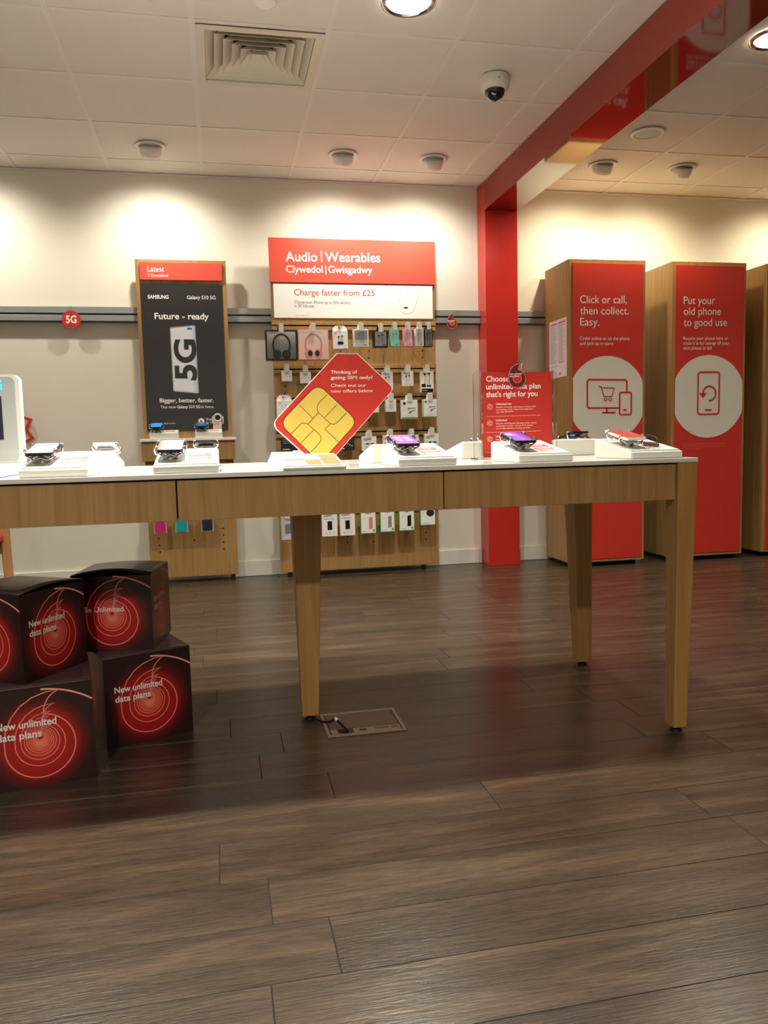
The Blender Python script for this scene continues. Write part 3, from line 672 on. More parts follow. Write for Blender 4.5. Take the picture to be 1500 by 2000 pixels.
# notice on the side of the first locker
nx = 2.4595; q = [on_x(*p, nx) for p in ((1072.8, 631), (1107, 618.4), (1107, 734.4), (1073.6, 741))]
ya, yb = (q[0].y+q[3].y)/2, (q[1].y+q[2].y)/2; za, zb_ = (q[2].z+q[3].z)/2, (q[0].z+q[1].z)/2
Fn = Face((nx, ya, za), (0, -1, 0), (0, 0, 1)); wd = ya-yb; ht = zb_-za
nt = MB('paper').prism(Fn, [(0, 0), (wd, 0), (wd, ht), (0, ht)], 0, .0008)
for c_ in (0, 1):
    u0 = wd*(.07+.46*c_)
    nt.m('paper_red').rect(Fn, u0, ht*.93, u0+wd*.40, ht*.95, .0012).rect(Fn, u0, ht*(.20+.05*c_), u0+wd*.40, ht*(.205+.05*c_), .0012)
    nt.m('paper_line')
    for k in range(44): nt.rect(Fn, u0, ht*(.90-.015*k), u0+wd*.40*random.uniform(.6, 1), ht*(.906-.015*k), .0011)
nt.m('paper_red').disc(Fn, wd*.62, ht*.06, .012, .0012, 16)
tag(obj('notice', nt, base=(nx, (ya+yb)/2, za)), 'white printed two-column notice stuck on the first locker side', 'notice')

# ------------------------------------------------------------------ hanging cards on the wall rail
a, b_ = wallface(5.672).px(139.2, 624); F = wallface(5.672)
hg = thing('hanging_card', (a, 5.672, b_-.06), 'round red 5G card hanging from the wall rail at left', 'card', 'hanging cards')
cm = MB('red_print').prism(F, arc(a, b_, .0595, 0, 360, 40)[:-1], -.0015, 0)
cm.m('red_deep').stroke(F, [(a-.057, b_-.006), (a+.057, b_+.004)], .003, .0004).stroke(F, [(a-.003, b_-.057), (a+.003, b_+.057)], .003, .0004)
cm.m('white_print').text(F, '5G', (a-.034, b_-.022), (a+.034, b_-.022), .046, .0008, .03, False); obj('card', cm, hg)
obj('thread', MB('red_deep').tube([(a, 5.672, b_+.058), (a, 5.680, RZ[0]-.002), (a, 5.686, RZ[0]+.001), (a, 5.70, RZ[0]+.001)], .0012, 6), hg)
def mark_card(F, a, b_, k, label, back_y, zt):
    hg = thing('hanging_card', tuple(F(a, b_-.13*k)), label, 'card', 'hanging cards')
    o_ = [(a+p*k, b_+q*k) for p, q in mark_outline()]
    cm = MB('mark_maroon').prism(F, o_, -.0015, 0); cm.m('box_line').stroke(F, [(a+p*k*.93, b_+q*k*.93) for p, q in mark_outline()], .006*k, .0004, True)
    cm.stroke(F, arc(a, b_-.02*k, .045*k, 0, 360, 28)[:-1], .006*k, .0004, True); cm.m('red_print').disc(F, a, b_-.02*k, .042*k, .0003)
    cm.m('white_print').text(F, 'New unlimited', (a-.085*k, b_+.016*k), (a+.055*k, b_+.02*k), .017*k, .0009, .02, False).text(F, 'data plans', (a-.082*k, b_-.008*k), (a+.02*k, b_-.005*k), .017*k, .0009, .02, False)
    obj('card', cm, hg)
    p = F(a+.055*k, b_+.139*k, -.0008)
    obj('hanger', MB('clear_soft').tube([p, (p.x, (p.y+back_y)/2, zt), (p.x, back_y, zt)], .0012, 6), hg)
F = wallface(5.672); a, b_ = F.px(883, 628.5); mark_card(F, a, b_, .42, 'small dark red speech mark card hanging from wall rail beside column', 5.70, RZ[0]+.001)

# red starburst outline on the wall, behind the kiosk
F = wallface(5.71); cs = F.px(2, 842); pts = []
for i in range(20):
    t = 2*PI*i/20; r_ = .215 if i % 2 else .165
    pts.append((cs[0]+r_*math.cos(t+.05), cs[1]+r_*math.sin(t+.05)))
sb = MB('red_print'); n_ = len(pts)
inner = [(cs[0]+(p-cs[0])*.87, cs[1]+(q-cs[1])*.87) for p, q in pts]
for i in range(n_):
    j = (i+1) % n_; qd = [pts[i], pts[j], inner[j], inner[i]]; sb.prism(F, qd, -.02, 0)
sb_t = tag(obj('starburst_frame', sb, base=(cs[0], 5.72, cs[1]-.21)), 'red zigzag starburst outline on the wall behind the white kiosk', 'wall decoration')

# ------------------------------------------------------------------ table
TZ = .888; TX0, TX1, TY0, TY1 = -.94, 1.473, 2.225, 3.19
tb = thing('display_table', ((TX0+TX1)/2, (TY0+TY1)/2, 0), 'long white topped oak table carrying the phone displays', 'table')
obj('tabletop', MB('white_gloss').hexa([(TX0, TY0, TZ-.014), (TX1, TY0, TZ-.014), (TX1+.05, TY1, TZ-.014), (TX0+.05, TY1, TZ-.014)], [(TX0, TY0, TZ), (TX1, TY0, TZ), (TX1+.05, TY1, TZ), (TX0+.05, TY1, TZ)], .002), tb)
GX = [TX0+.06, -.121, .644, 1.4035]
for a, b_ in zip(GX, GX[1:]):
    obj('drawer_front', MB('oak').box(a+.002, b_-.002, TY0+.012, TY0+.034, .757, TZ-.0185, .001), tb)
un = MB('gap').box(TX0+.06, 1.403, TY0+.034, TY1-.04, .762, TZ-.0145)
obj('carcass', un, tb)
obj('side_apron', MB('oak').box(1.405, 1.460, TY0+.075, TY1-.075, .757, TZ-.0145, .001), tb)
obj('side_apron', MB('oak').box(TX0+.013, TX0+.058, TY0+.075, TY1-.075, .757, TZ-.0145, .001), tb)
obj('back_apron', MB('oak').box(TX0+.06, 1.403, TY1-.0395, TY1-.018, .757, TZ-.0145, .001), tb)
for a in (-.06, .05, .72, .80, 1.30): obj('runner', MB('silver').box(a, a+.09, TY0+.04, TY0+.07, .758, .7615), tb)
def leg(x0t, x1t, x0b, x1b, y0t, y1t, y0b, y1b, zt):
    lg = obj('leg', MB('oak_leg').hexa([(x0b, y0b, .016), (x1b, y0b, .016), (x1b, y1b, .016), (x0b, y1b, .016)],
                                    [(x0t, y0t, zt), (x1t, y0t, zt), (x1t, y1t, zt), (x0t, y1t, zt)], .002), tb)
    cx, cy_ = (x0b+x1b)/2, (y0b+y1b)/2
    obj('glide', MB('black').lathe([(0, .0155), (.008, .0155), (.008, .007), (.019, .005), (.021, 0), (0, 0)], (cx, cy_, 0), 20), lg)
leg(1.405, 1.472, 1.400, 1.446, TY0+.002, TY0+.073, TY0+.004, TY0+.058, TZ-.0146)
leg(1.425, 1.510, 1.438, 1.498, TY1-.17, TY1-.06, TY1-.19, TY1-.13, TZ-.0146)
leg(TX0+.001, TX0+.058, TX0+.02, TX0+.058, TY0+.002, TY0+.073, TY0+.004, TY0+.058, TZ-.0146)
leg(TX0+.05, TX0+.11, TX0+.06, TX0+.10, TY1-.17, TY1-.06, TY1-.19, TY1-.13, TZ-.0146)
leg(.229, .330, .243, .300, 2.64, 2.74, 2.660, 2.715, .7615)

# ------------------------------------------------------------------ phone display stands
W2, DP, H0, H1 = .089, .25, .022, .063
def top_at(y): return H0+(H1-H0)*y/DP
def stand_proto(label):
    r_ = thing('phone_stand', (0, 0, 0), label, 'phone stand', 'phone stands on the table')
    bd = MB('white_plastic').hexa([(-W2, 0, 0), (W2, 0, 0), (W2, DP, 0), (-W2, DP, 0)], [(-W2, 0, H0), (W2, 0, H0), (W2, DP, H1), (-W2, DP, H1)], .004)
    obj('body', bd, r_)
    sl = (H1-H0)/DP; v = Vector((0, 1, sl)); F = Face((0, 0, H0), (1, 0, 0), v); K = v.length
    rim = MB('white_plastic')
    for q in ((-.084, .010, .084, .020), (-.084, .215, .084, .245), (-.084, .02, -.076, .215), (.076, .02, .084, .215), (-.014, .02, -.006, .215)):
        rim.prism(F, [(q[0], q[1]), (q[2], q[1]), (q[2], q[3]), (q[0], q[3])], .0003, .003)
    obj('rim', rim, r_)
    obj('mount_plate', MB('grey_light').prism(F, [(-.0755, .0205), (-.0145, .0205), (-.0145, .2145), (-.0755, .2145)], .0003, .0012), r_)
    pc = MB('white_print').prism(F, [(-.0055, .0205), (.0755, .0205), (.0755, .2145), (-.0055, .2145)], .0003, .0010)
    pc.m('label_red').rect(F, .004, .13, .068, .175, .0014).rect(F, .004, .09, .068, .118, .0014); pc.m('salmon').rect(F, .004, .055, .062, .082, .0014)
    pc.m('white_print').rect(F, .008, .148, .05, .154, .0018).rect(F, .008, .102, .058, .106, .0018)
    pc.m('grey_light')
    for k in range(4): pc.rect(F, .006+k*.017, .03, .016+k*.017, .045, .0014)
    obj('price_card', pc, r_)
    z = top_at(.11)
    pd = MB('silver').lathe([(.023, z-.004), (.023, z+.018), (.018, z+.024), (0, z+.024)], (-.045, .11, 0), 20); obj('pedestal', pd, r_)
    # clamp: a cradle tilted like the phone with four curved claws
    cl = MB('chrome'); T_ = Matrix.Translation((-.045, .12, .0755)) @ Matrix.Rotation(math.radians(10.5), 4, 'X')
    cl.box(-.028, .028, -.035, .035, -.016, -.0065, .003, 2, T_)
    for sx in (-1, 1):
        for sy_ in (-1, 1):
            path = [(.012*sx, .03*sy_, -.011), (.028*sx, .036*sy_, -.017), (.040*sx, .040*sy_, -.014), (.0425*sx, .042*sy_, -.002), (.041*sx, .043*sy_, .0065), (.034*sx, .043*sy_, .0075)]
            cl.tube([T_ @ Vector(p) for p in path], .0032, 6)
            cl.box(.039*sx-.004, .039*sx+.004, .042*sy_-.008, .042*sy_+.008, -.015, .003, .002, 2, T_) if False else None
    cl.tube([T_ @ Vector(p) for p in ((-.036, -.052, -.008), (-.018, -.056, -.020), (0, -.058, -.012), (.018, -.056, -.020), (.036, -.052, -.008))], .0026, 6)
    obj('clamp', cl, r_)
    return r_
def phone_proto(): pass
PHG = 'display phones on the table'
def phone(loc, rz, screen, body, label, art=None, glow=False):
    """phone lying in the clamp; local origin at the phone's centre, tilted with the stand"""
    r_ = thing('smartphone', (0, 0, 0), label, 'phone', PHG)
    F = Face((0, 0, .0042), (1, 0, 0), (0, 1, 0))
    obj('body', MB(body).prism(Face((0, 0, 0), (1, 0, 0), (0, 1, 0)), rrect(-.036, -.075, .036, .075, .009), -.004, .004), r_)
    sc = MB(screen).prism(F, rrect(-.0335, -.0715, .0335, .0715, .007), 0, .0004)
    if art: art(sc, F)
    obj('screen', sc, r_)
    if glow: obj('light_ring', MB('led').prism(Face((0, 0, 0), (1, 0, 0), (0, 1, 0)), arc(0, .0, .010, 0, 360, 16)[:-1], -.0056, -.0042), r_)
    r_.location = loc; r_.rotation_mode = 'XYZ'
    M_ = Matrix.Rotation(rz, 4, 'Z') @ Matrix.Rotation(math.radians(10.5), 4, 'X'); r_.rotation_euler = M_.to_euler('XYZ')
    return r_
SX = {'A': -.438, 'B': -.092, 'D': .597, 'E': .973, 'F': 1.348}
FY = {'A': 2.245, 'B': 2.235, 'D': 2.225+.012, 'E': 2.25, 'F': 2.255}
BYc = {'A': 3.07, 'B': 3.05, 'D': 2.90, 'E': 3.07, 'F': 3.08}
LB = {'A': ('white phone stand at the front left, beside the white kiosk', 'white stand backing onto the front left phone stand'),
      'B': ('white phone stand in front of the black poster board', 'white stand backing onto the one before the black poster'),
      'D': ('white phone stand holding the purple screened phone', 'white stand backing onto the purple phone stand'),
      'E': ('white phone stand in front of the red plan sign', 'white stand mostly hidden behind the red plan sign'),
      'F': ('white phone stand at right end of table with coiled cord', 'white stand at the far right back of the table')}
proto = stand_proto(LB['A'][0])
def place_phone(k, back, *args, **kw):
    lx, ly, lz = -.045, .12, .0755
    if back: loc = (SX[k]-lx, BYc[k]-ly, TZ+lz); return phone(loc, PI, *args, **kw)
    return phone((SX[k]+lx, FY[k]+ly, TZ+lz), 0, *args, **kw)
for i, k in enumerate('ABDEF'):
    if i == 0: proto.location = (SX[k], FY[k], TZ)
    else: dup(proto, (SX[k], FY[k], TZ), 0, LB[k][0])
    dup(proto, (SX[k], BYc[k], TZ), PI, LB[k][1])
place_phone('A', 0, 'screen_sunset', 'black', 'phone with a pink and blue screen at left of table')
place_phone('B', 0, 'screen_ice', 'black', 'phone with pale blue and red screen below the black poster')
def dots(sc, F):
    sc.m('white_print')
    for i in range(2):
        for j in range(3): sc.disc(F, -.014+i*.028, .03-j*.026, .010, .0006, 16, .0055)
place_phone('D', 0, 'screen_purple', 'black', 'phone with purple screen and six white ovals', dots)
def lock(sc, F): sc.m('white_print').rect(F, -.026, .03, -.006, .048, .0006).rect(F, -.026, .02, .004, .023, .0006)
place_phone('E', 0, 'screen_violet', 'black', 'phone with violet and blue screen before the red plan sign', lock)
place_phone('F', 0, 'screen_red', 'white', 'white edged phone with red screen at right end')
place_phone('A', 1, 'screen_dark', 'grey_light', 'silver phone seen from behind near left wall gap', glow=True)
place_phone('B', 1, 'screen_dark', 'black', 'black phone seen from behind in front of the shelf')
place_phone('D', 1, 'screen_dark', 'phone_blue', 'blue phone just behind the purple screened phone')
place_phone('F', 1, 'screen_dark', 'black', 'black phone with white light glowing under it at right back', glow=True)
# coiled cord by the right-hand phone
cpts = []; X_, Y_ = SX['F']+.012, FY['F']+.055
c0 = Vector((X_, Y_+.05, TZ+.062)); 
cpts += [(SX['F']-.02, FY['F']+.10, TZ+.055), (SX['F']-.012, FY['F']+.085, TZ+.050)]
for i in range(90):
    t = i/90; a = t*2*PI*8; cpts.append((SX['F']-.008+.030*t, FY['F']+.075-.045*t+.007*math.cos(a), TZ+.046-.004*t+.007*math.sin(a)))
cpts += [(SX['F']+.024, FY['F']+.034, TZ+.050), (SX['F']+.025, FY['F']+.05, TZ+.066), (SX['F']+.016, FY['F']+.07, TZ+.073), (SX['F']-.006, FY['F']+.09, TZ+.073)]
tag(obj('coiled_cord', MB('cable').tube(cpts, .0016, 6), base=(SX['F'], FY['F']+.06, TZ+.03)), 'black coiled security cord below the red screened phone', 'cord')

# leaflet tray with printed card, and its twin behind
def tray(y0, h0, h1, d_, label, art):
    x0, x1 = .172, .352
    r_ = thing('leaflet_tray', ((x0+x1)/2, y0, TZ), label, 'leaflet tray', 'leaflet trays')
    yb_ = y0+d_; ya_, hz0, hz1 = y0, h0, h1
    obj('tray', MB('white_plastic').hexa([(x0, ya_, TZ), (x1, ya_, TZ), (x1, yb_, TZ), (x0, yb_, TZ)], [(x0, ya_, TZ+hz0), (x1, ya_, TZ+hz0), (x1, yb_, TZ+hz1), (x0, yb_, TZ+hz1)], .002), r_)
    if art:
        F = Face((x0, y0, TZ+h0), (1, 0, 0), (0, d_, h1-h0)); L_ = math.hypot(d_, h1-h0); wd = x1-x0
        c = MB('leaflet_paper').prism(F, [(.006, .012), (wd-.006, .012), (wd-.006, L_-.008), (.006, L_-.008)], .0003, .003)
        c.m('card_peach').rect(F, .012, .03, .062, .10, .0036).disc(F, .05, L_*.62, .03, .0034, 24); c.m('card_orange').rect(F, .072, .02, .115, .10, .0036).rect(F, .12, .02, .170, L_-.03, .0036)
        c.m('label_red').rect(F, .014, .10, .07, .112, .004)
        c.m('box_line').stroke(F, [(.06, L_*.5), (.10, L_*.62), (.14, L_*.5), (.165, L_*.75)], .002, .0042); c.stroke(F, arc(.145, L_*.55, .02, 0, 360, 20)[:-1], .002, .0042, True)
        obj('leaflet', c, r_)
    return r_
tray(2.222, .008, .040, .22, 'white tray with orange printed leaflet at table front', True)
tray(2.70, .046, .012, .22, 'plain white back of a tray behind the orange leaflet', False)

# ------------------------------------------------------------------ big SIM card sign
F = wallface(2.60)
sp_ = lambda x, y: F.px(500+x/3.75, 440+y/3.75)
s2 = lambda x, y: F.px(500+x/7.145, 620+y/7.145)
zt_ = TZ+.0004
out = [sp_(592, 937), sp_(742, 937), sp_(985, 1165), sp_(998, 1185), sp_(1000, 1205), sp_(990, 1222)]
A_, B_ = Vector(sp_(990, 1222)), Vector(sp_(590, 1680)); t = (zt_-A_.y)/(B_.y-A_.y); out.append(tuple(A_+(B_-A_)*t))
A_, B_ = Vector(sp_(150, 1497)), Vector(sp_(345, 1672)); t = (zt_-A_.y)/(B_.y-A_.y); out.append(tuple(A_+(B_-A_)*t))
out += [sp_(150, 1497), sp_(137, 1475), sp_(134, 1450), sp_(143, 1425)]
sim = thing('sim_card_sign', (.3, 2.605, TZ), 'large red cut-out SIM card sign with gold chip, tilted on table', 'sign')
cen = [sum(p[i] for p in out)/len(out) for i in (0, 1)]
obj('board', MB('white_print').prism(F, list(reversed(out)), -.010, 0), sim)
fo = [(p[0]+(cen[0]-p[0])*.016, max(zt_, p[1]+(cen[1]-p[1])*.016)) for p in out]
fc = MB('red_print').poly(F, list(reversed(fo)), .0006)
def rounded(pts, r, n_=6):
    P = [Vector(p) for p in pts]; o_ = []
    for i in range(len(P)):
        A, B, C_ = P[i-1], P[i], P[(i+1) % len(P)]; u = (A-B).normalized()*r; v = (C_-B).normalized()*r
        for j in range(n_+1):
            t = j/n_; o_.append(tuple((B+u)*(1-t)**2+B*2*t*(1-t)+(B+v)*t*t))
    return o_
chip = [sp_(452, 1160), sp_(745, 1437), sp_(470, 1742), sp_(172, 1450)]
ch = rounded(chip, .034)
def clip(P):
    o_ = []
    for i in range(len(P)):
        a, b_ = P[i], P[(i+1) % len(P)]
        if a[1] >= zt_: o_.append(a)
        if (a[1] >= zt_) != (b_[1] >= zt_):
            t = (zt_-a[1])/(b_[1]-a[1]); o_.append((a[0]+(b_[0]-a[0])*t, zt_))
    return o_
chc = clip(ch)
obj('face', fc, sim)
cm = MB('gold').poly(F, list(reversed(chc)), .0012); cm.m('black'); lw = .0016; d = .0018
cm.stroke(F, chc, lw, d, True)
L2 = lambda *l_: [s2(*p) for p in l_]
for l_ in (L2((605, 1222), (790, 1405)), L2((870, 1330), (725, 1490)), L2((990, 1080), (880, 1190), (855, 1230), (853, 1280), (870, 1330), (1035, 1480), (1085, 1495), (1130, 1470), (1260, 1335)),
           L2((955, 1400), (1130, 1215)), L2((1035, 1485), (960, 1558), (1150, 1740)), L2((490, 1630), (600, 1510), (630, 1480), (670, 1472), (725, 1490), (885, 1632), (908, 1675), (900, 1725), (880, 1755), (765, 1885)),
           L2((625, 1755), (805, 1570))): cm.stroke(F, l_, lw, d)
obj('chip', cm, sim)
tx = MB('white_print')
tx.text(F, 'Thinking of', s2(1043, 785), s2(1412, 782), .0105, .0012, .014, False); tx.text(F, 'going SIM only?', s2(1043, 862), s2(1630, 858), .0105, .0012, .014, False)
tx.text(F, 'Check out our', s2(1046, 970), s2(1540, 966), .0105, .0012, 0, False); tx.text(F, 'new offers below', s2(1048, 1050), s2(1634, 1042), .0105, .0012, 0, False)
obj('lettering', tx, sim)
obj('stand_foot', MB('white_plastic').box(.24, .36, 2.61, 2.66, TZ, TZ+.05, .003), sim)

# ------------------------------------------------------------------ red plan sign in clear holder
SY = 2.70; F = wallface(SY)
rx0, rzt = F.px(941.5, 727); rx1, _ = F.px(1077, 725); ax0, _ = F.px(926, 735); ax1, azt = F.px(1089, 722)
sg = thing('plan_sign', ((rx0+rx1)/2, SY, TZ), 'red unlimited data plan sign in clear acrylic holder on table', 'sign')
Fb = wallface(SY+.012)
ac = MB('clear').prism(Fb, [(ax0, TZ+.006), (ax1, TZ+.006), (ax1, azt-.014), (ax1-.014, azt), (ax0+.014, azt), (ax0, azt-.014)], -.0015, .0025)
ac.box(rx0-.004, rx0-.001, SY-.006, SY+.006, TZ+.0056, rzt+.004).box(rx1+.001, rx1+.004, SY-.006, SY+.006, TZ+.0056, rzt+.004)
ac.box(ax0, ax1, SY-.03, SY+.05, TZ+.0003, TZ+.0055, .001)
obj('acrylic_holder', ac, sg)
ins = obj('insert', MB('red_print').box(rx0, rx1, SY-.0026, SY+.004, TZ+.0062, rzt, 0), sg)
Ft = wallface(SY-.0027); c8 = lambda x, y: Ft.px(860+x/2.885, 680+y/2.885)
tx = MB('white_print'); B6 = lambda s_, p, q, cap, bo=0: tx.text(Ft, s_, c8(*p), c8(*q), cap, .0003, bo, False)
B6('Choose the', (258, 188), (452, 186), .0185, .02); B6('unlimited data plan', (258, 232), (565, 226), .0185, .02); B6('that\'s right for you', (258, 276), (548, 269), .0185, .02)
for y_, hd_, ls in ((320, ('Unlimited Lite', 400), (('Good for browsing, catching up on social media', 538), ('and chatting online without worrying about', 523), ('your data allowance.', 412))),
                    (412, ('Unlimited', 375), (('Great for watching your favourite movies, sports,', 542), ('or boxsets on the go - with no Wi-Fi needed,', 523), ('and no data allowance holding you back.', 507))),
                    (502, ('Unlimited Max', 402), (('Best for the fastest speeds, gaming and downloads', 538),))):
    B6(hd_[0], (314, y_), (hd_[1], y_-2), .0062, .02)
    for k, (s_, xr) in enumerate(ls): B6(s_, (314, y_+17+14*k), (xr, y_+11+14*k), .0052)
    a, b_ = c8(279, y_+10); tx.stroke(Ft, arc(a, b_, .009, 0, 360, 22)[:-1], .0011, .0003, True); tx.stroke(Ft, arc(a, b_, .004, 20, 300, 12), .0014, .0003)
for y_ in (386, 475): tx.stroke(Ft, [c8(260, y_), c8(565, y_-9)], .0008, .0003)
B6('Terms apply', (262, 590), (280, 589), .003)
obj('lettering', tx, ins)
Fm = wallface(SY-.03); a, b_ = Fm.px(1010, 735); mark_card(Fm, a, b_, .345, 'dark red speech mark card stuck on top of the red plan sign', SY-.004, rzt+.002)

# ------------------------------------------------------------------ white kiosk at the left edge
KY = 2.66; F = wallface(KY); kx1, kzt = F.px(35.5, 731); kx0 = kx1-.46; kzt = F.px(10, 731)[1]
ki = thing('display_kiosk', ((kx0+kx1)/2, KY, TZ), 'white rounded display kiosk with dark screen at left edge', 'kiosk')
obj('shell', MB('white_plastic').prism(F, rrect(kx0, TZ+.0004, kx1, kzt, .022, 6), -.04, 0), ki)
fx1, fzt = kx1-.012, kzt-.008
obj('front_panel', MB('silver_panel').prism(F, rrect(kx0+.012, TZ+.04, fx1, fzt, .016, 6), .0003, .003), ki)
sxr = F.px(4.5, 800)[0]; s_t = F.px(3, 774)[1]; s_b = F.px(6, 859)[1]
obj('screen', MB('screen_dark').box(kx0+.05, sxr, KY-.0045, KY-.0032, s_b, s_t), ki)
Fk = wallface(KY-.0032); gx = Fk.px(3.4, 760)[0]; gz0, gz1 = Fk.px(2, 762)[1], Fk.px(2, 741)[1]
obj('lettering', MB('cyan_lit').text(Fk, '5G', (gx-.075, gz0), (gx, gz0), (gz1-gz0), .0004, .02, False), ki)
kb = MB('white_plastic').hexa([(kx0, 2.36, TZ+.0004), (kx1-.03, 2.36, TZ+.0004), (kx1, KY-.0005, TZ+.0004), (kx0, KY-.0005, TZ+.0004)],
                              [(kx0, 2.36, TZ+.010), (kx1-.03, 2.36, TZ+.010), (kx1, KY-.0005, TZ+.034), (kx0, KY-.0005, TZ+.034)], .002)
obj('base', kb, ki)
tag(obj('blue_cable', MB('blue_line').tube([on_z(0, 933, TZ+.002)+Vector((-.12, .004, 0)), on_z(0, 933, TZ+.002), on_z(38.5, 926.5, TZ+.002)], .0018, 6), base=(-.6, 2.3, TZ)), 'thin blue strip along the table before the kiosk', 'cable')

# ------------------------------------------------------------------ small stands on the left board's shelf
shz = 1.0064
def shelf_stand(x0p, x1p, label, plab, pm_):
    y0 = 5.42; F = wallface(y0); xa = F.px(x0p, 850)[0]; xb = F.px(x1p, 850)[0]
    r_ = thing('shelf_phone_stand', ((xa+xb)/2, y0+.06, shz), label, 'phone stand', 'phone stands on the wall shelf')
    obj('body', MB('white_plastic').hexa([(xa, y0, shz), (xb, y0, shz), (xb, y0+.13, shz), (xa, y0+.13, shz)], [(xa, y0, shz+.035), (xb, y0, shz+.035), (xb, y0+.13, shz+.058), (xa, y0+.13, shz+.058)], .003), r_)
    S_ = Vector((0, .13, .023)); Ft = Face((xa, y0, shz+.035), (1, 0, 0), S_); L_ = S_.length; wd = xb-xa
    obj('price_card', MB('white_print').prism(Ft, [(wd*.5, .03), (wd*.94, .03), (wd*.94, L_-.02), (wd*.5, L_-.02)], .0003, .001).m('paper_red').rect(Ft, wd*.54, .055, wd*.9, L_-.045, .0014), r_)
    cx = xa+wd*.24
    obj('pedestal', MB('silver').lathe([(.02, shz+.048), (.02, shz+.072), (0, shz+.072)], (cx, y0+.065, 0), 16), r_)
    cb = MB('cable'); cb.tube([(cx-.03, y0+.01, shz+.042), (cx-.015, y0+.01, shz+.06), (cx+.012, y0+.02, shz+.072)], .004, 6); cb.tube([(cx+.0, y0+.015, shz+.068), (cx+.02, y0+.005, shz+.052), (cx+.028, y0+.002, shz+.041)], .004, 6); obj('cord', cb, r_)
    cw = MB('chrome')
    for sx in (-1, 1): cw.tube([(cx+sx*.01, y0+.065, shz+.071), (cx+sx*.045, y0+.06, shz+.072), (cx+sx*.048, y0+.055, shz+.088), (cx+sx*.036, y0+.05, shz+.096)], .004, 6)
    obj('clamp', cw, r_)
    p = thing('smartphone', (cx, y0+.06, shz+.08), plab, 'phone', 'phones on the wall shelf')
    M_ = Matrix.Translation((cx, y0+.068, shz+.088)) @ Matrix.Rotation(math.radians(11), 4, 'X')
    bb = MB('black'); bb.box(-.037, .037, -.075, .075, -.004, .004, .002, 2, M_); obj('body', bb, p)
    obj('screen', MB(pm_).box(-.034, .034, -.07, .07, .0042, .0048, 0, 2, M_), p)
    return xa, xb, y0
mat('screen_blue', (50, 130, 220), .15, emit=.6)
shelf_stand(291.6, 348, 'small white phone stand at left of the wall shelf', 'blue screened phone at left of the wall shelf', 'screen_blue')
xa, xb, y0 = shelf_stand(381, 434.5, 'small white phone stand at right of the wall shelf', 'blue screened phone at right of the wall shelf', 'phone_blue')
# upright clamp with the back of a pink phone
F = wallface(5.57); ua, uz0 = F.px(412, 838); ub, uz1 = F.px(432, 807); uc = (ua+ub)/2
up = thing('upright_phone_holder', (uc, 5.58, shz), 'upright white holder with pink panel behind right shelf stand', 'phone holder')
obj('plate', MB('white_plastic').prism(F, rrect(uc-.022, shz, ub, uz1-.02, .006), -.012, 0), up)
obj('pink_panel', MB('pink').prism(F, rrect(uc-.014, shz+.09, ub-.010, uz1-.05, .003), .0003, .002), up)
rg = MB('white_plastic'); rg.tube([F(*p, .004) for p in arc(uc+.012, uz1-.03, .024, 0, 360, 20)], .006, 8, False); rg.m('black').disc(F, uc+.012, uz1-.03, .019, .003)
for sx in (-1, 1): rg.m('white_plastic').tube([F(uc+.012+sx*.02, uz1-.03, .003), F(uc+.012+sx*.034, uz1-.02, .003), F(uc+.012+sx*.036, uz1-.06, .003), F(uc+.012+sx*.030, uz1-.075, .003)], .004, 6)
obj('ring_clamp', rg, up)

